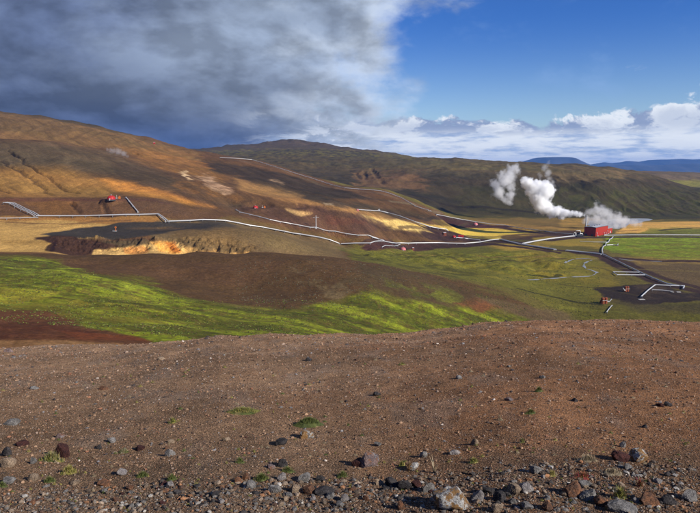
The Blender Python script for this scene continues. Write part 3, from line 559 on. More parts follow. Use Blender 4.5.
def near_col(x, y, z):
    u = x / y; c = CX + F * u; a = sstep(-.25, .5, u + .25 * fbm(x / 5, y / 7, 131, 3))
    L = np.array((.28, .172, .098)); Rr = np.array((.30, .148, .070)); col = L * (1 - a)[:, None] + Rr * a[:, None]
    far = sstep(18, 45, y)[:, None]; col = col * (1 - far) + (col * 1.25 + np.array((.012, .010, .009))) * far
    n_ = fbm(x / 3.5, y / 6, 133, 5, .6); col = col * (1 + .22 * n_[:, None]); n2_ = fbm(x / 1.1, y / 2.2, 139, 4, .65); col = col * (1 + .13 * n2_[:, None])
    p = sstep(.2, .6, fbm(x / 1.6, y / 3.0, 135, 4))[:, None]; col = col * (1 - .35 * p) + np.array((.27, .21, .165)) * .35 * p
    nb = (1 - sstep(7.2, 8.4, y + .8 * fbm(x / .9, y / .9, 137, 3)))[:, None]; col = col * (1 - .55 * nb) + np.array((.15, .105, .068)) * .45 * nb
    return np.clip(col, .01, .7)
ysn = np.unique(np.r_[np.linspace(.8, 4, 12), np.exp(np.linspace(math.log(4), math.log(110), 620))])
gnd = grid_mesh("ground", USF, ysn, M['gravel'], near_col); tag(gnd, kind="structure")

# ------------------------------------------------------------------ world, sun, camera
SUN = Vector((.80, -.54, .56)).normalized()
sun_el = math.asin(SUN.z); sun_az = math.atan2(SUN.x, SUN.y)
W_ = bpy.data.worlds.new("World"); SC.world = W_; W_.use_nodes = True
N = NT(W_.node_tree)
sky = N.n("ShaderNodeTexSky"); sky.sky_type = 'NISHITA'; sky.sun_disc = False; sky.sun_elevation = sun_el; sky.sun_rotation = sun_az; sky.altitude = 500; sky.air_density = 1.; sky.dust_density = .3; sky.ozone_density = 2.
d = N.n("ShaderNodeTexCoord").outputs['Generated']; dx, dy, dz = N.sep(d)
az = N.m('ARCTAN2', dx, dy); hor = N.m('SQRT', N.m('ADD', N.m('MULTIPLY', dx, dx), N.m('MULTIPLY', dy, dy))); el = N.m('DIVIDE', dz, N.m('MAXIMUM', hor, .02))
def srgb(r, g, b):
    f = lambda v: (v / 255 / 12.92) if v / 255 < .04045 else ((v / 255 + .055) / 1.055) ** 2.4
    return (f(r), f(g), f(b))
def pxa(c): return math.atan((c - 350) / 600)
def pe(r): return -float(t_of_row(r))
P2 = N.comb(az, N.m('MULTIPLY', el, 1.9), 0.)         # sky plane, stretched towards the horizon
wv = N.noise(P2, 2.2, 3, .5, out=1); Pw = N.vm('ADD', P2, N.vm('SCALE', N.vm('SUBTRACT', wv, (.5, .5, .5)), .12))
big = N.noise(Pw, 4.5, 7, .5); fine = N.noise(Pw, 16., 7, .6); streak = N.noise(N.comb(N.m('MULTIPLY', az, 1.1), N.m('MULTIPLY', el, 3.6), 3.), 4.2, 4, .5)
# overcast bank on the left: its edge in azimuth as a function of elevation
edge = N.m('ADD', pxa(388), N.mr(el, .17, .27, 0, .09)); edge = N.m('ADD', edge, N.mr(el, .06, .13, .03, 0.))
q = N.m('SUBTRACT', edge, az); q = N.m('ADD', q, N.m('MULTIPLY', N.m('SUBTRACT', big, .5), .50)); q = N.m('ADD', q, N.m('MULTIPLY', N.m('SUBTRACT', fine, .5), .16))
bank = N.m('MULTIPLY', N.mr(q, -.05, .09), N.mr(az, -3.0, -2.2))
# colours of the bank
dep = N.m('ADD', q, N.m('MULTIPLY', N.m('SUBTRACT', streak, .5), .26))
cb = N.mix(N.mr(dep, .0, .20), srgb(172, 183, 199), srgb(126, 139, 160)); cb = N.mix(N.mr(dep, .22, .62), cb, srgb(84, 97, 126))
cb = N.vm('SCALE', cb, 1.13)
low = N.m('MULTIPLY', N.mr(el, .19, .045), N.mr(az, .05, -.28)); low = N.m('MULTIPLY', low, N.mr(streak, .25, .7, .75, 1.))
cb = N.mix(low, cb, srgb(72, 84, 112))
lowc = N.m('MULTIPLY', N.mr(el, .09, .01), N.mr(az, -.02, -.22)); cb = N.mix(N.m('MULTIPLY', lowc, .75), cb, srgb(70, 88, 130))
bl = N.m('SUBTRACT', N.noise(Pw, 6.5, 6, .54), N.noise(N.vm('ADD', Pw, (.020, .034, 0)), 6.5, 6, .54))
cb = N.vm('SCALE', cb, N.mr(bl, -.10, .10, .74, 1.28, False)); cb = N.vm('SCALE', cb, N.mr(streak, .3, .7, .90, 1.12))
glow = N.m('MULTIPLY', N.mr(N.noise(N.vm('ADD', Pw, (4., 1., 0)), 9., 6, .55), .5, .72), N.m('MULTIPLY', N.mr(az, -.22, -.05), N.mr(el, .17, .07))); cb = N.mix(N.m('MULTIPLY', glow, .9), cb, srgb(186, 196, 212))
# clear sky
hz = N.mr(el, .03, .24); blue = N.mix(1., sky.outputs[0], N.mix(hz, (.80, .90, 1.08), (.24, .50, 1.02)), 'MULTIPLY')
blue = N.vm('SCALE', blue, .098)
blue = N.mix(N.m('MULTIPLY', N.mr(N.noise(Pw, 6., 8, .65), .52, .75), N.mr(el, .3, .1, .1, .4)), blue, srgb(135, 168, 215))
# cumulus rows near the horizon
Pc = N.comb(N.m('MULTIPLY', az, 1.), N.m('MULTIPLY', el, N.mr(el, 0., .12, 4.5, 2.6)), 9.)
Pcw = N.vm('ADD', Pc, N.vm('SCALE', N.vm('SUBTRACT', N.noise(Pc, 9., 4, .6, out=1), (.5, .5, .5)), .05))
cn = N.noise(Pcw, 13., 8, .62, .4); cn2 = N.noise(N.vm('ADD', Pcw, (.008, .022, 0)), 15., 8, .58)
thr = N.mr(el, .030, .092, .12, .70, False); rightb = N.m('MULTIPLY', N.mr(az, .38, .50), N.m('MULTIPLY', N.mr(el, .050, .07), N.mr(el, .125, .095))); thr = N.m('SUBTRACT', thr, N.m('MULTIPLY', rightb, .22))
leftb = N.m('MULTIPLY', N.mr(az, .30, .05), N.mr(el, .13, .06)); thr = N.m('SUBTRACT', thr, N.m('MULTIPLY', leftb, .10))
cum = N.mr(N.m('SUBTRACT', cn, thr), -.02, .075); sh = N.m('SUBTRACT', cn, cn2)
thick = N.mr(N.m('SUBTRACT', cn, thr), .03, .30)
cc = N.mix(N.mr(sh, -.06, .07), srgb(136, 152, 184), srgb(222, 228, 236)); cc = N.mix(N.m('MULTIPLY', thick, .5), cc, srgb(150, 165, 194))
lown = N.noise(N.comb(N.m('MULTIPLY', az, 1.), N.m('MULTIPLY', el, 5.5), 5.), 13., 7, .6); cc = N.mix(N.m('MULTIPLY', N.mr(el, .062, .04), .9), cc, N.mix(N.mr(lown, .34, .56), srgb(150, 172, 208), srgb(222, 228, 236)))
cum = N.m('MULTIPLY', cum, N.mr(el, .15, .115))
cb = N.vm('SCALE', cb, N.mr(N.m('ABSOLUTE', az), .8, 1.6, 1., .5)); s1 = N.mix(cum, blue, cc); final = N.mix(bank, s1, cb); cz = N.m('MULTIPLY', N.mr(az, -.24, .02), N.mr(el, .10, .065)); final = N.mix(N.m('MULTIPLY', cz, N.m('MULTIPLY', cum, N.mr(N.m('SUBTRACT', cn, .5), -.04, .10))), final, cc)  # unseen bank beside and behind the camera dimmed to cut fill light
final = N.mix(N.mr(el, .0, -.02), final, srgb(95, 100, 105))
bg = N.n("ShaderNodeBackground"); N.put(bg.inputs[0], final); bg.inputs[1].default_value = 1.
wo = N.n("ShaderNodeOutputWorld"); N.nt.links.new(bg.outputs[0], wo.inputs[0])
# the sky strength (0.098) is applied above so that the cloud colours can be mixed at their own brightness
sd = bpy.data.lights.new("sun", 'SUN'); sd.energy = 5.0; sd.angle = math.radians(.55); sd.color = (1., .93, .82)
so = bpy.data.objects.new("sun", sd); COL.objects.link(so); so.rotation_euler = SUN.to_track_quat('Z', 'Y').to_euler()
cam = bpy.data.cameras.new("camera"); co = bpy.data.objects.new("camera", cam); COL.objects.link(co); SC.camera = co
cam.sensor_width = 36; cam.sensor_fit = 'HORIZONTAL'; cam.lens = F / 700 * 36; cam.clip_start = .1; cam.clip_end = 90000
co.location = (0, 0, H); co.rotation_euler = (PI / 2 - PITCH, 0, 0)
SC.view_settings.view_transform = 'Standard'; SC.view_settings.look = 'None'; SC.view_settings.exposure = .22; SC.view_settings.gamma = 1.
SC.view_settings.use_curve_mapping = False
SC.render.engine = 'CYCLES'; cy = SC.cycles; cy.use_denoising = True
try: cy.denoiser = 'OPENIMAGEDENOISE'; cy.denoising_input_passes = 'RGB_ALBEDO_NORMAL'
except Exception: pass
cy.max_bounces = 24; cy.diffuse_bounces = 2; cy.glossy_bounces = 2; cy.transparent_max_bounces = 16
SC.render.film_transparent = False
HAZE = 2.4e-5

# ------------------------------------------------------------------ mesh builders
class MB:
    def __init__(s): s.V = []; s.F = []
    def add(s, V, Fc): k = len(s.V); s.V += [tuple(v) for v in V]; s.F += [tuple(i + k for i in f) for f in Fc]; return s
    def box(s, x0, x1, y0, y1, z0, z1):
        return s.add([(x0, y0, z0), (x1, y0, z0), (x1, y1, z0), (x0, y1, z0), (x0, y0, z1), (x1, y0, z1), (x1, y1, z1), (x0, y1, z1)], [(0, 3, 2, 1), (4, 5, 6, 7), (0, 1, 5, 4), (1, 2, 6, 5), (2, 3, 7, 6), (3, 0, 4, 7)])
    def tube(s, P_, r, n=8, cap=True):
        P_ = [Vector(p) for p in P_]; V = []; Fc = []; rr = r if hasattr(r, "__len__") else [r] * len(P_)
        for i, p in enumerate(P_):
            d0 = (P_[i] - P_[i - 1]).normalized() if i else (P_[1] - P_[0]).normalized(); d1 = (P_[i + 1] - P_[i]).normalized() if i < len(P_) - 1 else d0
            t = (d0 + d1).normalized(); up = Vector((0, 0, 1)) if abs(t.z) < .9 else Vector((1, 0, 0)); a = t.cross(up).normalized(); b = a.cross(t).normalized()
            k = 1 / max(.5, d0.dot(t)) 
            for j in range(n): q = 2 * PI * j / n; V.append(p + (a * math.cos(q) * k + b * math.sin(q)) * rr[i])
        for i in range(len(P_) - 1):
            for j in range(n): Fc.append((i * n + j, i * n + (j + 1) % n, (i + 1) * n + (j + 1) % n, (i + 1) * n + j))
        if cap: Fc.append(tuple(range(n))[::-1]); Fc.append(tuple((len(P_) - 1) * n + j for j in range(n)))
        return s.add(V, Fc)
    def lathe(s, prof, n=20, cx=0, cy=0):
        V = []; Fc = []
        for r, z in prof:
            for j in range(n): V.append((cx + r * math.cos(2 * PI * j / n), cy + r * math.sin(2 * PI * j / n), z))
        for i in range(len(prof) - 1):
            for j in range(n): Fc.append((i * n + j, i * n + (j + 1) % n, (i + 1) * n + (j + 1) % n, (i + 1) * n + j))
        Fc.append(tuple(range(n))[::-1]); Fc.append(tuple((len(prof) - 1) * n + j for j in range(n)))
        return s.add(V, Fc)
    def build(s, name, mat, parent=None, smooth=False):
        me = bpy.data.meshes.new(name); me.from_pydata(s.V, [], s.F); me.materials.append(mat); me.update()
        if smooth: me.polygons.foreach_set("use_smooth", [True] * len(me.polygons)); me.set_sharp_from_angle(angle=math.radians(35)) if hasattr(me, "set_sharp_from_angle") else None
        o = bpy.data.objects.new(name, me); COL.objects.link(o); o.parent = parent; return o

# ------------------------------------------------------------------ pipelines
sup_mesh = None
def pipeline(route, rad, lanes, sep_, label):
    # follow the ground between the surveyed corners
    Pp = []
    for a, b in zip(route[:-1], route[1:]):
        k = max(1, int((b - a).length / 18))
        for i in range(k): Pp.append(a.lerp(b, i / k))
    Pp.append(route[-1]); x = np.array([p.x for p in Pp]); y = np.array([p.y for p in Pp]); z = ground_z(x, y)
    if len(z) > 4:
        zs = np.convolve(np.r_[z[0], z[0], z, z[-1], z[-1]], np.ones(5) / 5, 'valid'); zs[0] = z[0]; zs[-1] = z[-1]; z = np.maximum(z - .3, zs)
    root = empty("pipeline", (Pp[0].x, Pp[0].y, float(z[0])))
    tag(root, label, "pipeline", "white steam pipelines crossing the geothermal field")
    o = root.location.copy(); lift = rad + 1.1
    C_ = [Vector((a, b, c + lift)) - o for a, b, c in zip(x, y, z)]
    rad *= .88
    for ln in range(lanes):
        off = (ln - (lanes - 1) / 2) * sep_; Q = []
        for i, p in enumerate(C_):
            t = (C_[min(i + 1, len(C_) - 1)] - C_[max(i - 1, 0)]); nrm = Vector((t.y, -t.x, 0)).normalized(); Q.append(p + nrm * off)
        MB().tube(Q, rad, 10).build("pipe", M['white_clad'], root, True)
    step = max(1, int(len(C_) / 60) + 1); w = (lanes - 1) * sep_ / 2 + rad + .3; first = None
    for i in range(0, len(C_), step):
        t = (C_[min(i + 1, len(C_) - 1)] - C_[max(i - 1, 0)])
        if first is None:
            mb = MB()
            for sx in (-1, 1): mb.box(-.22, .22, sx * w - .22, sx * w + .22, -lift - 1.5, .1)
            mb.box(-.25, .25, -w, w, -rad - .35, -rad - .02); s_ = first = mb.build("support", M['grey_steel'], root)
        else: s_ = first.copy(); COL.objects.link(s_)
        s_.location = C_[i]; s_.rotation_euler = (0, 0, math.atan2(t.y, t.x))
for rt in ROUTES:
    pipeline(*rt)
    if DEBUG: print('ROUTE', rt[4][:40], [int(p.y) for p in rt[0]])

# ------------------------------------------------------------------ wellhead domes and small plant
def dome(c, r, wpx, label, mat, y0):
    p = at(c, r, y0); R_ = wpx / 2 / 600 * p.y; root = empty("wellhead_dome", p + Vector((0, 0, -.3)), math.atan2(-p.x, -p.y) * 0)
    tag(root, label, "wellhead dome", "domed wellhead houses on the well pads")
    prof = [(R_ * math.cos(a) ** .8 if a < 1.55 else .05, .8 + R_ * .92 * math.sin(a)) for a in np.linspace(0, 1.52, 9)]
    MB().lathe([(R_, -1.5), (R_, .8)] + prof[1:], 24).build("shell", M[mat], root, True)
    MB().lathe([(R_ * 1.06, -1.5), (R_ * 1.06, .5), (R_ * 1.02, .6)], 24).build("base_ring", M['dark_steel'], root)
    MB().box(-R_ * .13, R_ * .13, -R_ * 1.08, -R_ * .7, -1, R_ * .38).build("door", M['white_clad'], root)
    MB().lathe([(R_ * .12, R_ * .85), (R_ * .12, R_ * 1.2), (R_ * .18, R_ * 1.22), (R_ * .18, R_ * 1.3)], 10).build("vent", M['grey_steel'], root)
dome(111.3, 199.6, 8, "bright red wellhead dome on top of the far left bank", 'red_paint', 960)
dome(255.5, 208.3, 5.2, "small red dome on the purple brown pad left of the mast", 'red_paint', 990)
dome(475.5, 225, 4.6, "small red dome on its dark gravel pad beside the far pipeline", 'pink_paint', 1300)
dome(454, 237.6, 4.2, "red dome in the valley with a red container beside it", 'red_paint', 1150)
dome(403, 250.2, 6, "pale pink wellhead dome just in front of the thick valley pipeline", 'pink_paint', 950)
def bigbox(name, c, r, w, h, dpt, mat, label, cat, y0, roofm='roof_grey', rz=.3):
    p = at(c, r, y0); k = p.y / 600; root = empty(name, p, rz); W2 = w * k / 2; D2 = dpt * k / 2; Hh = h * k; tag(root, label, cat)
    MB().box(-W2, W2, -D2, D2, -1, Hh).build("wall", M[mat], root)
    a = W2 * 1.04; b = D2 * 1.08
    MB().add([(-a, -b, Hh + .02), (a, -b, Hh + .02), (a, b, Hh + .02), (-a, b, Hh + .02), (-a, 0, Hh * 1.22), (a, 0, Hh * 1.22)], [(0, 1, 5, 4), (2, 3, 4, 5), (0, 4, 3), (1, 2, 5), (3, 2, 1, 0)]).build("roof", M[roofm], root)
    MB().box(-W2 * .25, W2 * .1, -D2 - .06, -D2 + .05, -.5, Hh * .72).build("door", M['window'], root); return root
bigbox("container", 461, 237.2, 5.5, 1.7, 1.6, 'red_paint', "low bright red container beside the valley dome", "container", 1150, 'red_paint', -.1)
bigbox("hut", 444.5, 235.4, 3, 2.8, 2.2, 'rust', "small dark brown hut at the left end of the valley pad", "hut", 1150)
bigbox("hut", 154.3, 143.8, 1.8, 1.2, 1.4, 'red_paint', "tiny red hut standing on the skyline of the ochre hill", "hut", 1800)
bigbox("hut", 413, 250.4, 2, 2.6, 1.8, 'rust', "small rust brown cabin right of the pale pink dome", "hut", 950)
def unit(c, r, s, label, y0):
    p = at(c, r, y0); k = p.y / 600 * s; root = empty("wellhead_valve", p, .2); tag(root, label, "wellhead valve")
    MB().box(-.9 * k, .9 * k, -.8 * k, .8 * k, -.5, 1.9 * k).box(-.35 * k, .35 * k, -.3 * k, .3 * k, 1.9 * k, 2.5 * k).build("housing", M['orange'], root)
    MB().tube([(-3.2 * k, 0, .6 * k), (-.9 * k, 0, .6 * k)], .28 * k, 8).tube([(-2.2 * k, 0, 0), (-2.2 * k, 0, 3.4 * k)], .12 * k, 6).build("pipe", M['white_clad'], root, True)
unit(119.5, 198.9, 1.15, "orange valve housing with white pipes right of the bright red dome", 960); unit(264.7, 208, .9, "small orange valve housing at the far end of the purple pad", 990)
p = at(115.8, 231.3, 790); k = p.y / 600; root = empty("vent_stand", p); tag(root, "lone orange vent stand with a white foot on the black gravel pad", "vent stand")
MB().tube([(0, 0, -.5), (0, 0, 5 * k)], .42 * k, 8).box(-.9 * k, .9 * k, -.5 * k, .5 * k, 3.6 * k, 4.5 * k).build("post", M['orange'], root); MB().box(-3.2 * k, 1 * k, -.6 * k, .6 * k, -.4, .5 * k).build("foot", M['white_clad'], root)
p = at(316, 228.6, 990); k = p.y / 600; root = empty("signal_mast", p, .05); tag(root, "white mast with crossed arms standing on the purple brown slope", "mast")
MB().tube([(0, 0, -1), (0, 0, 13.2 * k)], [.5 * k, .32 * k], 8).build("pole", M['white_clad'], root); MB().tube([(-3 * k, 0, 11 * k), (3 * k, 0, 11.4 * k)], .24 * k, 6).build("arm", M['white_clad'], root)
MB().tube([(0, -2 * k, 11.8 * k), (0, 2 * k, 11.8 * k)], .2 * k, 6).build("arm", M['white_clad'], root); MB().box(-1.1 * k, 1.1 * k, -.6 * k, .6 * k, -.5, 1.3 * k).build("cabinet", M['white_clad'], root)
p = at(379, 210.5, 1150); k = p.y / 600; 
root = empty("valve_station", p); tag(root, "tiny white valve station at the top of the tan hillside", "valve station")
MB().box(-k, k, -k, k, -.5, k).build("cabinet", M['white_clad'], root); MB().tube([(0, 0, k), (0, 0, 2.2 * k)], .25 * k, 6).build("stack", M['grey_steel'], root)
bigbox("hut", 357.5, 210.8, 2, 1.5, 1.6, 'pink_paint', "tiny pinkish hut at the start of the thin hillside pipe", "hut", 1150)
def silencer(c, r, w, h, label, y0, side):
    p = at(c, r, y0); k = p.y / 600; root = empty("steam_silencer", p, .25); tag(root, label, "silencer", "rusty silencers on the black gravel pads")
    for sx in (-1, 1): MB().lathe([(w * k * .25, -1), (w * k * .25, h * k * .78), (w * k * .27, h * k * .8), (w * k * .27, h * k * .86), (w * k * .16, h * k), (w * k * .10, h * k)], 20, sx * w * k * .25, 0).build("drum", M['rust'], root, True)
    MB().box(-w * k * .5, w * k * .5, -w * k * .12, w * k * .3, -.6, h * k * .5).build("housing", M['rust'], root)
    MB().tube([(side * w * k * .45, -1, .3 * h * k), (side * w * k * .75, -1.5, .32 * h * k), (side * w * k * 1.1, -2, .75 * h * k)], .5 * k, 8).build("pipe", M['white_clad'], root, True)
    MB().tube([(-w * k * .5, -w * k * .3, .55 * h * k), (w * k * .5, -w * k * .3, .55 * h * k)], .12 * k, 6).build("railing", M['grey_steel'], root)
silencer(604, 303.5, 6.8, 6.5, "rusty twin drum silencer at the near left rim of the black pad", 640, 1); silencer(626.5, 291.5, 5, 5.5, "darker rusty silencer at the back of the black pad near the loop", 700, -1)
p = at(641.5, 299.5, 650); k = p.y / 600; o = MB().box(-3.2 * k, 3.2 * k, -1.6 * k, 1.6 * k, -.5, .35 * k).build("concrete_slab", M['concrete']); o.location = p; o.rotation_euler.z = .2; tag(o, "pale concrete slab at the foot of the angular white pipe", "slab")
p = at(677, 292, 650); k = p.y / 600
for i, (dx_, w_, h_) in enumerate(((-5, 3, .9), (1.5, 4, .8))):
    o = MB().box(-w_ * k / 2, w_ * k / 2, -k, k, -.4, h_ * k * .6).build("concrete_block", M['concrete']); o.location = at(677 + dx_, 292.2, 650); tag(o, ("narrower", "wider")[i] + " pale concrete block at the right end of the angular pipe", "block")

# ------------------------------------------------------------------ the red power plant
base = at(595.5, 236.6, 1100, 1500); base.z = float(ground_z(base.x, base.y)); ang = math.atan2(.714, .70)
zmin = min(float(ground_z(base.x + a, base.y + b)) for a in (-30, 0, 30, 60) for b in (0, 40, 80)) ; g0 = base.z
plant = empty("power_plant", base, ang); tag(plant, "long dark red power plant hall with a lower annex on the valley floor", "power plant")
MB().box(0, 70, 0, 27, -6, 21).build("wall", M['plant_wall'], plant)
MB().add([(-.6, -.6, 21.01), (70.6, -.6, 21.01), (70.6, 27.6, 21.01), (-.6, 27.6, 21.01), (-.6, 13.5, 22.6), (70.6, 13.5, 22.6)], [(0, 1, 5, 4), (2, 3, 4, 5), (0, 4, 3), (1, 2, 5), (3, 2, 1, 0)]).build("roof", M['roof_grey'], plant)
ann = MB().box(70.03, 102, 2, 20, -6, 12.6).build("annex", M['plant_wall'], plant); MB().box(70.65, 102.4, 1.6, 20.4, 12.61, 13.3).build("roof", M['roof_grey'], ann)
MB().box(88, 93, 1.85, 2.05, -1, 5.6).build("door", M['white_clad'], ann)
for x0 in (4.5, 46, 56, 66):
    hh = 9 if x0 in (4.5, 66) else 6
    MB().tube([(x0, -.2, hh), (x0, -1.6, hh), (x0, -1.6, 1.2), (x0 + 4, -3.0, .9)], .62, 8).build("vent_pipe", M['white_clad'], plant, True)
for x0 in (14, 25): MB().box(x0, x0 + 4.4, -.12, .06, -.5, 5.2).build("door", M['red_paint'], plant)
for j, x0 in enumerate((10, 24, 38, 52)): MB().box(x0, x0 + 3, 12, 15, 22, 23.8).build("roof_vent", M['grey_steel'], plant)
for y0 in (6, 20): MB().box(-.12, .06, y0, y0 + 4.5, -.5, 5).build("door", M['dark_steel'], plant)
MB().box(-.1, 70.1, -.1, -.02, 20, 20.98).box(-.1, -.02, -.02, 27.1, 20, 20.98).build("eaves_trim", M['dark_steel'], plant)
sb = ray_point(585.4, 236, 1428); sb.z = float(ground_z(sb.x, sb.y)); top = ray_point(585.4, 215.6, 1428).z - sb.z
st = empty("exhaust_stack", sb); tag(st, "tall slim white exhaust stack steaming behind the red plant", "stack")
MB().lathe([(2.3, -2), (2.0, 4), (1.75, top * .5), (1.7, top)], 20).build("flue", M['white_clad'], st, True); MB().lathe([(2.6, top - 2.2), (2.6, top - 1.6)], 20).build("collar", M['grey_steel'], st); MB().lathe([(3.6, -2), (3.6, 1.4)], 20).build("base_ring", M['concrete'], st)
for i in range(3): MB().lathe([(2.05, top * (.25 + .2 * i)), (2.05, top * (.25 + .2 * i) + .5)], 20).build("band", M['grey_steel'], st)
gp = at(578, 236.8, 1150, 1600); k = gp.y / 600; man = empty("pipe_manifold", gp, -.1); tag(man, "white pipe arches and dark tanks left of the red plant", "pipe manifold")
for x0, x1, h in ((-2.6, 2.2, 6.2), (-4.5, -2.0, 4.0), (1.2, 4.4, 3.2)): MB().tube([(x0 * k, 0, -1), (x0 * k, 0, h * k * .8), ((x0 + .5) * k, 0, h * k), ((x1 - .5) * k, .8, h * k), (x1 * k, 1, h * k * .8), (x1 * k, 1, -1)], .42 * k, 8).build("pipe_arch", M['white_clad'], man, True)
for x0, yy in ((.4, -3), (2.9, -2)): MB().tube([((x0 - 1.6) * k, yy, 1.5 * k), ((x0 + 1.6) * k, yy, 1.5 * k)], [1.1 * k] * 2, 14).build("tank", M['dark_steel'], man, True)
MB().box(-1.8 * k, 5 * k, -2 * k, .2 * k, -1, .7 * k).build("plinth", M['dark_steel'], man)

# ------------------------------------------------------------------ water
def drape(name, poly_px, y0, y1=9000, kind="structure", nx=46, lift=.25):
    pa = [at(c, r, y0, y1) for c, r in poly_px]; bm = bmesh.new(); bm.faces.new([bm.verts.new((p.x, p.y, 0)) for p in pa]); bmesh.ops.triangulate(bm, faces=bm.faces[:])
    for _ in range(3): bmesh.ops.subdivide_edges(bm, edges=[e for e in bm.edges if e.calc_length() > 8], cuts=1, use_grid_fill=True); bmesh.ops.triangulate(bm, faces=bm.faces[:])
    bm.normal_update()
    if bm.faces and sum(f.normal.z for f in bm.faces) < 0: bmesh.ops.reverse_faces(bm, faces=bm.faces[:])
    x = np.array([v.co.x for v in bm.verts]); y = np.array([v.co.y for v in bm.verts]); z = ground_z(x, y) + lift
    for v, q in zip(bm.verts, z): v.co.z = q
    me = bpy.data.meshes.new(name); bm.to_mesh(me); bm.free(); me.materials.append(M['water']); o = bpy.data.objects.new(name, me); COL.objects.link(o); tag(o, kind=kind); return o
drape("lake", [(586, 225), (590, 220.5), (618, 218.8), (638, 218.5), (648, 218.7), (653, 219.4), (650, 220.6), (644, 221.4), (640, 223), (630, 224), (626, 226.5), (618, 229), (604, 228)], 1450, 1880)
def stream(px, wpx, y0):
    L = [at(c, r, y0) for c, r in px]; out = []
    for a, b in zip(L[:-1], L[1:]):
        k = max(2, int((b - a).length / 6)); out += [a.lerp(b, i / k) for i in range(k)]
    out.append(L[-1]); V = []; Fc = []
    for i, p in enumerate(out):
        t = (out[min(i + 1, len(out) - 1)] - out[max(0, i - 1)]); nrm = Vector((-t.y, t.x, 0)).normalized(); w = wpx * p.y / 600 * (.5 + .35 * math.sin(i * .9) + .25 * math.sin(i * 2.3 + 1)) * .8
        for s_ in (-1, 0, 1): V.append((p.x + nrm.x * w * s_, p.y + nrm.y * w * s_, 0))
    V = np.array(V); V[:, 2] = ground_z(V[:, 0], V[:, 1]) + .35; n_ = len(out)
    for i in range(n_ - 1):
        for j in range(2): a = i * 3 + j; Fc.append((a, a + 3, a + 4, a + 1))
    o = mesh_np("stream", V, [f[::-1] for f in Fc], M['water']); tag(o, kind="structure")
stream([(528, 280), (545, 279), (560, 278), (575, 277), (588, 276.5), (594, 275), (597, 272.5), (592, 270.5), (586, 269), (584, 266.5), (584, 264), (587, 262), (592, 260)], 2.2, 700)
stream([(565, 263), (570, 260.5), (577, 259), (588, 258.4), (597, 259.3)], 2., 900); stream([(619, 259), (630, 260.5), (645, 261.3), (662, 261.6)], 1.8, 900)

# ------------------------------------------------------------------ far blue mountains
m, N = new_mat("mountain_rock"); pos = N.n("ShaderNodeNewGeometry").outputs['Position']; finish(N, N.mix(N.mr(N.noise(pos, .0012, 6, .6), .35, .65), (.035, .035, .032), (.075, .07, .06)), .95); M['mtn'] = m
def mountain(name, prof, Y, depth, flat=False, seed=1, zb=-150):
    c = np.array([p[0] for p in prof], float); r = np.array([p[1] for p in prof], float); n_ = 160; cs = np.linspace(c[0], c[-1], n_); rs = np.interp(cs, c, r)
    us = u_of(cs, rs); zt = H - Y * t_of_row(rs); vs = np.linspace(-1, 1, 41); V = []
    for v in vs:
        sh = min(1., (1 - abs(v)) * 1.5) if flat else (1 - abs(v)) ** .85
        yy = Y + v * depth + 250 * gnoise(us * 12, np.full(n_, v * 2.), seed); xx = us * Y
        rel = abs(gnoise(xx / 900, yy / 2200, seed + 3)) * .30 * (1 - sh) * 2 + fbm(xx / 1500, yy / 1500, seed + 5, 4) * .10 * (1 - sh * .8)
        V.append(np.stack([xx, yy, zb + (zt - zb) * np.clip(sh - rel * (sh > 0), 0, 1.05)], 1))
    V = np.concatenate(V); i = (np.arange(40)[:, None] * n_ + np.arange(n_ - 1)[None]).ravel()
    o = mesh_np(name, V, np.stack([i, i + 1, i + 1 + n_, i + n_], 1), M['mtn']); tag(o, kind="structure")
mountain("mountain", [(512, 171), (520, 165), (524, 162.5), (529, 161), (534, 159.8), (538, 158.4), (543, 157.6), (556, 157.2), (566, 157.4), (570, 158.2), (574, 160.4), (579, 163), (584, 165), (596, 171)], 24500, 2300, True, 3)
mountain("mountain", [(570, 172), (585, 165.5), (598, 163.2), (605, 162.2), (612, 163), (622, 162.2), (628, 160.8), (633, 161), (640, 161.8), (648, 160.2), (656, 159.8), (668, 159.6), (680, 159), (692, 159.4), (705, 158.8), (730, 158), (760, 160), (800, 163), (840, 172)], 28000, 2400, False, 9)
mountain("mountain", [(560, 172), (590, 166.5), (620, 165), (650, 165.5), (680, 164), (720, 163.5), (780, 166), (820, 172)], 22500, 1700, False, 15)

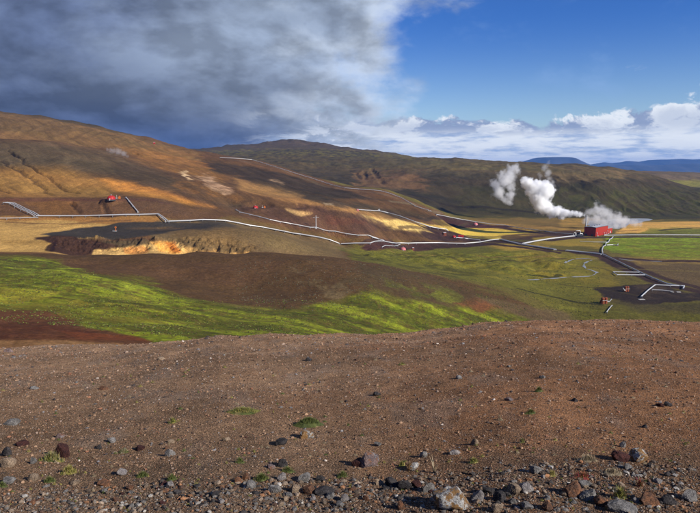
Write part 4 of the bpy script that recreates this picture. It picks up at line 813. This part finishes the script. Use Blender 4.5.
# ------------------------------------------------------------------ steam
def blob_hull(blobs, grow, vox):
    bm = bmesh.new()
    for p, r in blobs: bmesh.ops.create_icosphere(bm, subdivisions=3, radius=r * grow, matrix=Matrix.Translation(p))
    me = bpy.data.meshes.new("steam_tmp"); bm.to_mesh(me); bm.free(); o = bpy.data.objects.new("steam_tmp", me); COL.objects.link(o)
    md = o.modifiers.new("r", 'REMESH'); md.mode = 'VOXEL'; md.voxel_size = vox
    dg = bpy.context.evaluated_depsgraph_get(); dg.update(); m2 = bpy.data.meshes.new_from_object(o.evaluated_get(dg)); bpy.data.objects.remove(o); bpy.data.meshes.remove(me); return m2
def plume(label, spec, dens, wispy, nscale, col=(1., 1., 1.), grow=1.65, aniso=.1, step=.35, SW=1.28):
    bl_ = [(ray_point(c, r, Y), rp * Y / 600) for c, r, rp, Y in spec]; rm = sum(b[1] for b in bl_) / len(bl_)
    me = blob_hull(bl_, grow, max(.6, rm * .16)); me.name = "steam_plume"
    m, N = new_mat("steam"); pos = N.n("ShaderNodeNewGeometry").outputs['Position']
    w1 = N.vm('SUBTRACT', N.noise(pos, nscale * .5, 2, .5, out=1), (.5, .5, .5)); w2 = N.vm('SUBTRACT', N.noise(pos, nscale * 1.7, 4, .6, out=1), (.5, .5, .5))
    w3 = N.vm('SUBTRACT', N.noise(pos, nscale * 4.5, 4, .65, out=1), (.5, .5, .5)); pw = N.vm('ADD', N.vm('ADD', pos, N.vm('SCALE', w3, rm * .8)), N.vm('ADD', N.vm('SCALE', w1, rm * 1.6), N.vm('SCALE', w2, rm * 1.25))); f = None
    for p, r in bl_:
        d = N.vm('DISTANCE', pw, tuple(p)); v = N.m('MULTIPLY_ADD', d, -1 / (r * SW), 1.); v = N.m('MULTIPLY', v, min(1., r / rm * .6 + .4)); f = v if f is None else N.m('SMOOTH_MAX', f, v, .16)
    nz = N.noise(pos, nscale * 1.3, 7, .66); f = N.m('ADD', f, N.m('MULTIPLY', N.m('SUBTRACT', nz, .5), wispy))
    dn = N.m('MULTIPLY', N.mr(f, .03, .03 + .22 * (1 + wispy), smooth=True), dens)
    pv = N.n("ShaderNodeVolumePrincipled"); pv.inputs['Color'].default_value = (*col, 1); N.put(pv.inputs['Density'], dn); pv.inputs['Anisotropy'].default_value = aniso
    o_ = N.n("ShaderNodeOutputMaterial"); N.nt.links.new(pv.outputs[0], o_.inputs['Volume']); m.cycles.volume_step_rate = step
    me.materials.clear(); me.materials.append(m); o = bpy.data.objects.new("steam_plume", me); COL.objects.link(o); tag(o, label, "steam plume", "steam rising over the geothermal field")
plume("dense bright white steam plume drifting left from the tall stack", [(585.2, 215, 1.5, 1428), (583, 214.6, 2.0, 1428), (580, 214.6, 2.6, 1428), (576.5, 213.6, 3.2, 1430), (572, 214, 3.6, 1432), (567, 212.6, 4.2, 1435), (562, 214, 4.2, 1438), (557, 211.6, 5., 1440), (551, 212.6, 5., 1445), (546, 209, 6.4, 1448),
      (541, 205, 7.2, 1450), (539, 198, 8., 1452), (542, 191, 8.4, 1454), (549, 190, 5.6, 1456), (535, 188, 7.4, 1456), (545, 184.5, 4.6, 1458), (530, 184, 5.6, 1460), (524.5, 182.6, 4.2, 1462), (529, 191, 4.4, 1460), (537, 182, 3.2, 1460)], .45, 1.35, .055)
plume("pale bluish steam cloud hanging left of the bright plume", [(509, 201, 3.4, 1750), (505, 197, 5, 1750), (499, 192, 6.6, 1750), (496, 185, 6, 1750), (505, 181, 7.4, 1750), (510, 174.5, 7, 1750), (513, 168.5, 4.6, 1750), (508.5, 168, 3.6, 1750), (517, 172, 4, 1750), (501, 176, 4.4, 1750), (512, 188, 4.4, 1750), (511, 195, 4., 1750), (520, 171, 2.2, 1750)], .075, 2.5, .042)
plume("faint thin wisp of steam above the bend of the bright plume", [(545, 168, 3.2, 1800), (548, 173, 4., 1800), (550, 179, 3.4, 1800), (551, 185, 5, 1800), (547, 183, 4, 1800), (549, 163, 2.2, 1800), (541, 176, 3.2, 1800), (547, 158, 1.6, 1800)], .03, 2.6, .045)
plume("broad low steam bank drifting right behind the red plant", [(590, 212, 5.4, 1530), (597, 209.6, 5.6, 1530), (603, 213, 6.6, 1530), (597, 219, 7, 1530), (610, 217, 6.6, 1530), (618, 219, 6, 1530), (626, 221, 5, 1530), (634, 222.4, 4, 1530), (604, 222, 7, 1530), (614, 224, 6, 1530), (588, 220, 4.6, 1530), (624, 224, 4.4, 1530), (640, 223.6, 2.6, 1530), (596, 203.5, 3., 1530)], .055, 2.2, .05)
plume("small faint fumarole puff on the dark hill at the left", [(119, 152, 3.6, 1430), (113, 150.8, 3, 1430), (124, 154, 3, 1430), (107, 150, 2.2, 1430), (128, 156, 1.8, 1430)], .034, 2.4, .05)

# ------------------------------------------------------------------ rocks
_b = bmesh.new(); bmesh.ops.create_icosphere(_b, subdivisions=4, radius=1); IV = np.array([v.co[:] for v in _b.verts]); IF = np.array([[v.index for v in f.verts] for f in _b.faces]); _b.free()
def rock_mesh(seed, w, d, h, sharp=.5):
    sharp = .3 + .7 * sharp
    g = np.random.default_rng(seed); V = IV.copy()
    for k in range(int(9 + sharp * 12)):
        n_ = g.normal(size=3); n_ /= np.linalg.norm(n_); dd = g.uniform(.42, .8) if k < 9 else g.uniform(.6, .9); s_ = V @ n_; V -= np.maximum(0, s_ - dd)[:, None] * n_ * .96
    nr = IV; q = 0
    for k in range(10): a = g.normal(size=3) * (2.0 + k * 1.3); q = q + np.sin(V @ a + g.uniform(0, 6)) / (2.2 + k)
    V += nr * (q * .035)[:, None]; a5 = g.normal(size=(6, 3)) * 9; V += nr * (sum(np.abs(np.sin(V @ a)) for a in a5) * .018)[:, None]; V += nr * (g.normal(size=len(V)) * .012)[:, None]; V /= np.abs(V).max(0)
    V *= np.array([w, d, h]) / 2; V[:, 2] += h * .28; return mesh_np("rock", V, IF, None, False, link=False)
def place_rock(me, mat, p, rz, label, group=None, s=1.):
    o = bpy.data.objects.new("rock", me); COL.objects.link(o); o.location = p; o.rotation_euler = (0, 0, rz); o.scale = (s,) * 3
    if not me.materials: me.materials.append(M[mat])
    o.material_slots[0].link = 'OBJECT'; o.material_slots[0].material = M[mat]; return tag(o, label, "rock", group)
NR = [  # c, row of centre, width px, height px, material, label
 (63, 450, 15, 19, 'red_scoria', "pointed dark red boulder standing in the left foreground"), (8, 462, 15, 13, 'tan_rock', "tan brown boulder cut by the left edge of the picture"), (8, 452, 11, 10, 'dark_basalt', "dark jagged rock leaning behind the tan one at the left edge"),
 (33, 461, 7, 7, 'grey_basalt', "small blocky grey rock midway between the left edge and the red boulder"), (10, 480, 13, 9, 'grey_basalt', "blue grey rock low at the left edge below the tan boulder"), (12, 422, 15, 7, 'grey_basalt', "flat grey stone half buried by the left edge"),
 (24, 443, 13, 5, 'red_scoria', "flat reddish slab lying up and left of the red boulder"), (60, 436, 9, 4.5, 'pink_rock', "small pale pinkish slab just above the pointed red boulder"), (112, 440, 9, 6, 'grey_basalt', "small grey wedge stone right of the red boulder"),
 (100, 447, 6, 5, 'dark_basalt', "little dark stone beside the grey wedge stone"), (140, 448, 9, 5, 'red_scoria', "flat dull red stone left of the blue grey cobble"), (170, 453, 9, 8, 'grey_basalt', "blue grey cobble beside a greenish tuft"), (122, 472, 9, 7, 'pale_rock', "small whitish block above the rust coloured rubble"),
 (105, 482, 13, 8, 'rust_rock', "rust brown block in the left part of the rubble"), (129, 487, 8, 5, 'rust_rock', "small orange stone right of the rust brown block"), (33, 478, 11, 7, 'tan_rock', "dull tan stone right of the low blue grey rock"), (75, 482, 9, 6, 'tan_rock', "pale brown stone below the yellow grass by the red boulder"),
 (171, 484, 8, 5.5, 'pale_rock', "cream coloured stone in the rubble left of the orange pair"), (171, 441, 8, 4, 'tan_rock', "flat cream stone above the blue grey cobble"),
 (306, 434, 14, 10, 'lichen_rock', "rounded grey boulder just below the green moss cushion"), (281, 442, 12, 7, 'dark_basalt', "dark wedge shaped stone left of the rounded grey boulder"), (282, 463, 10, 10, 'dark_basalt', "upright dark brown stone above the central rubble"), (237, 480, 8, 7, 'rust_rock', "orange stone, left one of a touching pair in the rubble"),
 (246, 477, 9, 7, 'rust_rock', "orange brown stone, right one of a touching pair in the rubble"), (303, 478, 14, 10, 'grey_basalt', "smooth blue grey boulder in the central rubble"), (309, 490, 14, 10, 'rust_rock', "orange brown slab below the smooth blue grey boulder"), (295, 489, 13, 9, 'tan_rock', "grey brown rock left of the orange brown slab"),
 (282, 477, 8, 8, 'pale_rock', "pale upright stone left of the smooth blue grey boulder"), (275, 489, 12, 9, 'grey_basalt', "squat grey rock in the central rubble"), (251, 485, 10, 9, 'grey_basalt', "angular grey rock below the orange pair"), (325, 491, 19, 7, 'dark_basalt', "long dark slab tilted right of the orange brown slab"),
 (331, 495, 9, 8, 'grey_basalt', "grey cobble at the right end of the long dark slab"), (345, 498, 9, 8, 'pale_rock', "light grey cobble near the bottom left of the pinkish boulder"), (271, 466, 8, 5, 'pink_rock', "pinkish stone left of the upright dark brown stone"), (320, 478, 9, 6, 'dark_basalt', "small dark stone right of the smooth blue grey boulder"), (227, 439, 8, 4, 'tan_rock', "flat tan stone on bare soil below the yellow grass strip"),
 (369, 460, 18, 16, 'pink_rock', "pinkish grey boulder with orange streaks standing alone at centre"), (358, 463, 12, 8, 'red_scoria', "dark broken rock touching the left of the pinkish boulder"), (412, 466, 14, 11, 'lichen_rock', "dark rock with a white face right of the pinkish boulder"), (423, 455, 8, 6, 'grey_basalt', "small grey stone above the white faced rock"),
 (378, 444, 7, 5, 'grey_basalt', "small grey stone above the pinkish boulder"), (474, 442, 8, 7, 'tan_rock', "small brown stone alone right of the picture's middle"), (455, 452, 10, 5, 'pale_rock', "pale greenish flat stone between the brown stone and the white faced rock"), (379, 482, 10, 8, 'tan_rock', "tan stone at the left end of the dark central rubble"),
 (392, 483, 13, 11, 'dark_basalt', "black angular rock left in the dark central rubble"), (404, 485, 14, 11, 'dark_basalt', "black rock in the middle of the dark central rubble"), (416, 484, 10, 9, 'red_scoria', "dark reddish rock at the right end of the black rubble"), (428, 488, 12, 10, 'grey_basalt', "grey rock between the black rubble and the big lichened boulder"),
 (453, 498, 38, 25, 'lichen_rock', "largest boulder, crusted with white and orange lichen, at the bottom"), (476, 481.5, 8, 3.5, 'rust_rock', "bright orange flat chip above the big lichened boulder"), (366, 498, 7, 6, 'rust_rock', "small bright orange stone near the bottom centre"), (401, 506, 9, 10, 'rust_rock', "rusty stone at the very bottom under the black rubble"),
 (488, 490, 11, 9, 'dark_basalt', "dark rock just right of the big lichened boulder"), (478, 496, 13, 11, 'pale_rock', "light grey rock leaning on the right of the big boulder"), (500, 497, 13, 11, 'dark_basalt', "squarish black rock left of the tan cube"), (513, 490, 15, 12, 'tan_rock', "tan cube shaped rock at the right end of the big boulder's rubble"), (497, 508, 11, 9, 'tan_rock', "brownish rock at the bottom edge under the black square one"),
 (637, 456, 17, 14, 'lichen_rock', "pale grey boulder, right one of the large pair at the right"), (620, 457, 17, 12, 'red_scoria', "rusty dark rock, left one of the large pair at the right"), (623, 445, 6, 6, 'grey_basalt', "small grey stone perched above the large pair at the right"), (629, 467, 8, 7, 'grey_basalt', "grey stone just below the pale boulder of the pair"),
 (535, 469, 13, 9, 'grey_basalt', "rounded dark grey stone left of the red leaved plants"), (571, 490, 22, 15, 'rust_rock', "rust brown block with a pale edge under the red leaved plants"), (588, 495, 16, 13, 'grey_basalt', "large round grey rock right of the rust brown block"), (585, 484, 13, 7, 'grey_basalt', "grey slab wedged above the round grey rock"),
 (525, 487, 14, 11, 'pale_rock', "whitish grey rock in the rubble left of the rust brown block"), (526, 505, 13, 10, 'grey_basalt', "grey rock at the bottom edge under the whitish one"), (547, 506, 13, 10, 'rust_rock', "orange brown rock at the bottom edge left of the rust block"), (601, 501, 12, 10, 'rust_rock', "brown rock at lower right of the round grey rock"),
 (658, 481, 9, 4.5, 'pale_rock', "white flat stone on the soil above the right hand rubble"), (648, 500, 20, 12, 'rust_rock', "layered rusty rock in the right hand rubble"), (669, 499, 15, 12, 'dark_basalt', "black rock right of the layered rusty rock"), (690, 496, 16, 10, 'grey_basalt', "grey slab at the right edge of the rubble"), (682, 487, 13, 6, 'tan_rock', "flat tan stone above the grey slab at the right edge"),
 (622, 508, 26, 8, 'grey_basalt', "long grey slab along the bottom edge at the right"), (668, 404, 7, 5, 'dark_basalt', "dark stone, right one of a small pair high on the right slope"), (660, 405, 6, 4, 'red_scoria', "brown stone, left one of a small pair high on the right slope"), (645, 426, 6, 4, 'dark_basalt', "lone dark pebble midway up the right slope"), (667, 474, 6, 5, 'dark_basalt', "small black stone up and right of the white flat stone"),
 (377, 394, 7, 4, 'dark_basalt', "dark flat stone high on the middle slope"), (509, 399, 8, 5, 'pink_rock', "pale stone high on the slope right of the middle"), (459, 377.5, 6, 4, 'grey_basalt', "small grey stone near the upper part of the middle slope"), (542, 377, 6, 3.5, 'grey_basalt', "grey stone near the crest right of the middle"), (575, 400, 7, 4, 'dark_basalt', "dark stone on the right slope left of the small pair"),
 (104, 388, 9, 3.5, 'rust_rock', "flat orange stone on the upper left slope"), (34, 388, 9, 3.5, 'grey_basalt', "flat grey stone on the upper left slope"), (160, 359, 8, 3.5, 'tan_rock', "pale stone near the crest at the left"), (308, 359.5, 7, 4, 'dark_basalt', "dark stone near the crest left of the middle"), (9, 350.5, 8, 3.5, 'pink_rock', "pale pink stone on the crest at the far left"),
]
for i, (c, r, w, h, mt, lab) in enumerate(NR):
    p = at(c, r + h * .32, 3.5, 110); k = p.y / 600 / .98; me = rock_mesh(100 + i, w * k * 1.2, w * k * random.uniform(.8, 1.05), h * k * 1.42, random.random())
    place_rock(me, mt, p - Vector((0, 0, h * k * .12)), random.uniform(-.3, .3), lab)
KINDS = [('grey_basalt', "grey", 22), ('dark_basalt', "black", 12), ('tan_rock', "tan", 30), ('rust_rock', "rusty orange", 16), ('pale_rock', "whitish", 12), ('red_scoria', "dark red", 8)]
protos = [rock_mesh(900 + i, 1, random.uniform(.7, 1), random.uniform(.5, .8), random.random()) for i in range(14)]; wsum = [k[2] for k in KINDS]
for i in range(205):
    band = i < 135
    if band: c = random.uniform(2, 698); r = random.triangular(478, 512, 500) ; w = random.choice((4.5, 5.5, 6.5, 8, 10))
    else: c = random.uniform(2, 698); r = 346 + 130 * random.random() ** .8; w = random.uniform(2.6, 4.6)
    if band and c < 130 and random.random() < .5: continue
    mt, cn_, _ = random.choices(KINDS, wsum)[0]; p = at(c, r, 3.5, 110); s_ = w * p.y / 600
    g_ = (f"{cn_} cobbles in the rubble band" if band else f"{cn_} stones scattered on the slope")
    lb = (f"{cn_} cobble among the loose rubble along the bottom of the picture" if band else f"small {cn_} stone lying loose on the open brown gravel slope")
    place_rock(random.choice(protos), mt, p - Vector((0, 0, .1 * s_)), random.uniform(0, 6.28), lb, g_, s_)

# ------------------------------------------------------------------ gravel, one mass
ico = bmesh.new(); bmesh.ops.create_icosphere(ico, subdivisions=1, radius=1); BV = np.array([v.co[:] for v in ico.verts]); BF = np.array([[v.index for v in f.verts] for f in ico.faces]); ico.free()
def gravel(name, u, y, s_, pal, wts):
    n_ = len(u); x = u * y; z = ground_z(x, y); g = rng
    jit = g.uniform(.55, 1.15, (n_, len(BV), 1)); V = BV[None] * jit; V = V * np.stack([g.uniform(.7, 1.3, n_), g.uniform(.7, 1.2, n_), g.uniform(.4, .9, n_)], 1)[:, None]
    a = g.uniform(0, 2 * PI, n_); ca, sa = np.cos(a)[:, None], np.sin(a)[:, None]; V = np.stack([V[..., 0] * ca - V[..., 1] * sa, V[..., 0] * sa + V[..., 1] * ca, V[..., 2]], 2)
    V = V * (s_ / 2)[:, None, None]; V[..., 0] += x[:, None]; V[..., 1] += y[:, None]; V[..., 2] += (z + s_ * .12)[:, None]
    cc = np.array(pal)[g.choice(len(pal), n_, p=np.array(wts) / sum(wts))] * g.uniform(.7, 1.3, (n_, 1)); cc = np.repeat(cc, len(BV), 0)
    Fc = (BF[None] + (np.arange(n_) * len(BV))[:, None, None]).reshape(-1, 3)
    o = mesh_np(name, V.reshape(-1, 3), Fc, M['pebble'], False, np.clip(cc, .01, .8)); tag(o, kind="stuff")
PAL = [(.27, .17, .105), (.13, .078, .05), (.31, .225, .17), (.055, .046, .045), (.17, .16, .16), (.28, .15, .085), (.50, .43, .37), (.26, .12, .07)]
nA = 150000; yA = 1 / rng.uniform(1 / 62, 1 / 5.0, nA); spx = .65 + rng.pareto(2.9, nA) * .6; spx = np.minimum(spx, 4.2)
gravel("gravel", rng.uniform(-.72, .72, nA), yA, spx * yA / 600, PAL, [44, 30, 8, 9, 5, 4, .9, 8])
nF = 45000; yF = np.exp(rng.uniform(math.log(12), math.log(62), nF)); gravel("gravel", rng.uniform(-.72, .72, nF), yF, np.minimum(.5 + rng.pareto(3., nF) * .5, 3) * yF / 600, PAL, [34, 20, 16, 9, 6, 6, 2.5, 10])
nB = 26000; yB = rng.uniform(4.8, 7.2, nB) - np.abs(rng.normal(0, .25, nB)); gravel("gravel", rng.uniform(-.75, .75, nB), yB, np.minimum(1.2 + rng.pareto(2.2, nB) * 1.3, 7.) * yB / 600, [(.12, .09, .066), (.055, .048, .044), (.16, .145, .13), (.24, .18, .13), (.24, .12, .06), (.36, .33, .29), (.10, .06, .042)], [30, 20, 14, 14, 9, 5, 14])

# ------------------------------------------------------------------ tufts
def tuft_mesh(seed, w, h, cols, nb, cushion=0.):
    g = np.random.default_rng(seed); V = []; Fc = []; Cc = []
    for i in range(int(nb * 1.5)):
        rr = abs(g.normal(0, .36)) * w; a = g.uniform(0, 2 * PI); x0, y0 = rr * math.cos(a), rr * math.sin(a) * .55; q = max(0, 1 - (rr / w) ** 2 * 1.6); z0 = cushion * h * q
        L = h * g.uniform(.5, 1.1) * (1 - cushion * .7) * (.4 + .6 * q); la = g.uniform(0, 2 * PI); ln = g.uniform(.1, .7) * L; bw = max(.0014, h * .02) * g.uniform(.7, 1.3); dx_, dy_ = math.cos(la) * ln, math.sin(la) * ln; px_, py_ = -math.sin(la) * bw, math.cos(la) * bw; k = len(V)
        V += [(x0 - px_, y0 - py_, z0 - .01), (x0 + px_, y0 + py_, z0 - .01), (x0 + dx_ * .4 + px_ * .8, y0 + dy_ * .4 + py_ * .8, z0 + L * .6), (x0 + dx_ * .4 - px_ * .8, y0 + dy_ * .4 - py_ * .8, z0 + L * .6), (x0 + dx_ + px_ * .1, y0 + dy_ + py_ * .1, z0 + L * .95), (x0 + dx_ - px_ * .1, y0 + dy_ - py_ * .1, z0 + L * .95)]
        Fc += [(k, k + 1, k + 2, k + 3), (k + 3, k + 2, k + 4, k + 5)]; c = np.array(cols[g.integers(len(cols))]) * g.uniform(.7, 1.3); Cc += [c] * 6
    k = len(V); nn = 12; g2 = [g.uniform(.75, 1.1) for _ in range(nn)]
    for q_, zz in ((.04, h * (.10 + cushion * .8)), (.5, h * (.07 + cushion * .62)), (.92, -.012)):
        V += [(w * q_ * math.cos(2 * PI * j / nn) * g2[j], w * .6 * q_ * math.sin(2 * PI * j / nn) * g2[j], zz) for j in range(nn)]; Cc += [np.array(cols[j % len(cols)]) * .6 for j in range(nn)]
    for m_ in (0, nn):
        for j in range(nn): a_, b_ = k + m_ + j, k + m_ + (j + 1) % nn; Fc.append((a_, a_ + nn, b_ + nn, b_))
    return mesh_np("grass_tuft", V, Fc, M['blade'], False, np.clip(np.array(Cc), 0, 1), link=False)
GRN = [(.11, .135, .04), (.15, .17, .045), (.08, .10, .03)]; YEL = [(.32, .27, .07), (.24, .24, .05), (.36, .28, .12)]; DRY = [(.38, .31, .2), (.3, .23, .14)]; MIX = GRN + YEL; REDL = [(.30, .04, .06), (.35, .12, .05), (.12, .13, .04)]
TF = [(309, 423, 26, 6, GRN, 900, .7, "oval dark green moss cushion above the rounded grey boulder", "moss_cushion"), (243, 411, 30, 4.5, YEL + GRN, 800, .5, "long strip of yellow green grass high on the middle slope", "grass_tuft"),
 (262, 478, 15, 6, GRN, 420, .3, "green tuft left of the pale upright stone in the rubble", "grass_tuft"), (288, 470, 13, 5, GRN, 200, .3, "sparse green sprigs behind the pale upright stone", "grass_tuft"), (240, 461, 9, 5, GRN, 130, .3, "small leafy green sprig on bare soil above the orange pair", "grass_tuft"),
 (173, 421, 8, 5, MIX, 150, .2, "small yellow green tuft on the slope above the flat cream stone", "grass_tuft"), (52, 458, 20, 8, MIX + DRY, 420, .2, "dry greenish grass leaning on the left of the red boulder", "grass_tuft"), (69, 471, 15, 7, YEL, 380, .3, "yellow grass clump below the pointed red boulder", "grass_tuft"),
 (50, 480, 12, 5, GRN, 260, .3, "bright green tuft lower left of the yellow clump", "grass_tuft"), (143, 475, 13, 5, GRN, 260, .3, "green tuft right of the small whitish block", "grass_tuft"), (172, 478, 11, 5, GRN, 240, .3, "green tuft above the cream coloured stone", "grass_tuft"), (124, 451, 12, 4, GRN + DRY, 160, .2, "greyish green sprigs right of the grey wedge stone", "grass_tuft"),
 (402, 464.5, 7, 5, MIX, 140, .3, "yellow green tuft tight against the white faced rock", "grass_tuft"), (474, 461, 10, 4.5, MIX, 200, .3, "yellow green tuft alone on the soil right of centre", "grass_tuft"), (343, 475, 12, 5, GRN, 260, .3, "green tuft on the left of the dark broken rock", "grass_tuft"), (434, 467, 2, 15, DRY, 9, 0., "tall dry reddish stalk right of the white faced rock", "dry_stalk"),
 (588, 459, 20, 6, DRY, 300, .3, "pale straw tuft left of the large pair of rocks", "grass_tuft"), (613, 472, 20, 5, DRY, 260, .3, "pale straw patch below the large pair of rocks", "grass_tuft"), (583, 476, 26, 5, REDL, 300, .3, "low plants with red and pink leaves above the rust block", "plant"), (552, 474, 10, 5, YEL, 150, .3, "yellowish sprigs left of the red leaved plants", "plant"),
 (620, 494, 14, 10, MIX + YEL, 220, .1, "yellow green bushy sprig between the round grey and layered rusty rocks", "plant"), (531, 412, 11, 4, GRN, 200, .3, "bright green tuft high on the slope right of the middle", "grass_tuft"), (539, 390, 8, 4, GRN, 180, .4, "small green tuft nearer the crest right of the middle", "grass_tuft"), (522, 441, 7, 4, MIX + DRY, 110, .3, "pale tuft at mid height right of the middle", "grass_tuft"),
 (402, 364, 8, 2.5, MIX, 100, .4, "tiny green patch close below the crest", "grass_tuft"), (3, 485, 9, 5, GRN, 130, .3, "green sprigs at the lower left edge", "grass_tuft"), (500, 419, 6, 3, DRY, 70, .3, "small straw coloured tuft left of the bright green one", "grass_tuft"), (640, 484, 6, 9, REDL, 60, 0., "reddish upright sprig near the white flat stone", "plant")]
for i, (c, r, w, h, cols, nb, cush, lab, nm) in enumerate(TF):
    p = at(c, r + h * .35, 3.5, 110); k = p.y / 600; me = tuft_mesh(300 + i, w * k * .78, h * k * 1.25, cols, nb, cush); me.name = nm
    o = bpy.data.objects.new(nm, me); COL.objects.link(o); o.location = p; tag(o, lab, {"moss_cushion": "moss", "grass_tuft": "grass tuft", "dry_stalk": "stalk", "plant": "plant"}[nm])
allV = []; allF = []; allC = []; k0 = 0
for i in range(380):      # ground cover too small to count
    c = random.uniform(0, 700); r = random.choice((random.uniform(440, 512), random.uniform(350, 512))); p = at(c, r, 3.5, 110); k = p.y / 600; me = tuft_mesh(700 + i, random.uniform(2, 7) * k * .6, random.uniform(1., 3.2) * k, random.choice((GRN, MIX, DRY, YEL, DRY)), 26, .3)
    n_ = len(me.vertices); a = np.zeros(n_ * 3, np.float32); me.vertices.foreach_get("co", a); a = a.reshape(-1, 3) + np.array(p[:]); q = np.zeros(len(me.loops), np.int32); me.loops.foreach_get("vertex_index", q); cc = np.zeros(n_ * 4, np.float32); me.attributes["Col"].data.foreach_get("color", cc)
    allV.append(a); allF.append(q.reshape(-1, 4) + k0); allC.append(cc.reshape(-1, 4)[:, :3]); k0 += n_; bpy.data.meshes.remove(me)
o = mesh_np("ground_cover", np.concatenate(allV), np.concatenate(allF), M['blade'], False, np.concatenate(allC)); tag(o, kind="stuff")

# scrub and heather clumps on the middle slopes, uncountable
def scrub(name, n_, poly, y0, y1, sizes, pal):
    pa = np.array(poly, float); g = rng; c = g.uniform(pa[:, 0].min(), pa[:, 0].max(), n_ * 3); r = g.uniform(pa[:, 1].min(), pa[:, 1].max(), n_ * 3); ins = np.zeros(len(c), bool)
    for (ax, ay), (bx, by) in zip(pa, np.roll(pa, -1, 0)): ins ^= ((ay > r) != (by > r)) & (c < (bx - ax) * (r - ay) / ((by - ay) if by != ay else 1e-9) + ax)
    c, r = c[ins][:n_], r[ins][:n_]; u = u_of(c, r); t = t_of_row(r); Y = np.exp(np.linspace(math.log(y0), math.log(y1), 260)); out = np.zeros(len(c))
    for a in range(0, len(c), 500):
        uu = u[a:a + 500, None]; YY = np.broadcast_to(Y, (uu.shape[0], len(Y))); g_ = table(TT, uu * np.ones_like(YY), np.log(YY)) <= t[a:a + 500, None]; out[a:a + 500] = Y[np.where(g_.any(1), g_.argmax(1), len(Y) - 1)]
    ok = out < y1 * .99; u = u[ok]; out = out[ok] + g.uniform(-3, 3, ok.sum()); keep = fbm(u * out / 30, out / 30, 171, 3) > -.12; u = u[keep]; out = out[keep]
    gravel(name, u, out, g.uniform(*sizes, len(u)), pal, [1] * len(pal))
scrub("scrub", 1500, [(230, 262), (330, 258), (420, 272), (450, 300), (300, 312), (240, 302)], 480, 720, (.5, 1.3), [(.12, .12, .07), (.15, .14, .09), (.09, .09, .04)])
scrub("scrub", 9000, [(0, 258), (90, 270), (200, 300), (340, 300), (520, 318), (500, 335), (180, 340), (0, 320)], 180, 680, (.35, 1.3), [(.06, .08, .015), (.09, .11, .02), (.15, .17, .03), (.10, .07, .03)])
scrub("scrub", 5000, [(360, 250), (600, 258), (600, 322), (520, 318), (440, 285), (360, 264)], 560, 1250, (.5, 1.6), [(.07, .075, .02), (.05, .05, .02), (.13, .12, .03)])

# ------------------------------------------------------------------ air
m, N = new_mat("haze"); pv = N.n("ShaderNodeVolumePrincipled"); pv.inputs['Color'].default_value = (.13, .38, 1., 1); pv.inputs['Density'].default_value = HAZE; pv.inputs['Anisotropy'].default_value = .0
o_ = N.n("ShaderNodeOutputMaterial"); N.nt.links.new(pv.outputs[0], o_.inputs['Volume'])
if HAZE > 0:
    mb = MB(); mb.box(-40500, 40500, -300, 31500, -420, 500); o = mb.build("haze", m); tag(o, kind="stuff")
cy.volume_bounces = 30; cy.volume_max_steps = 256
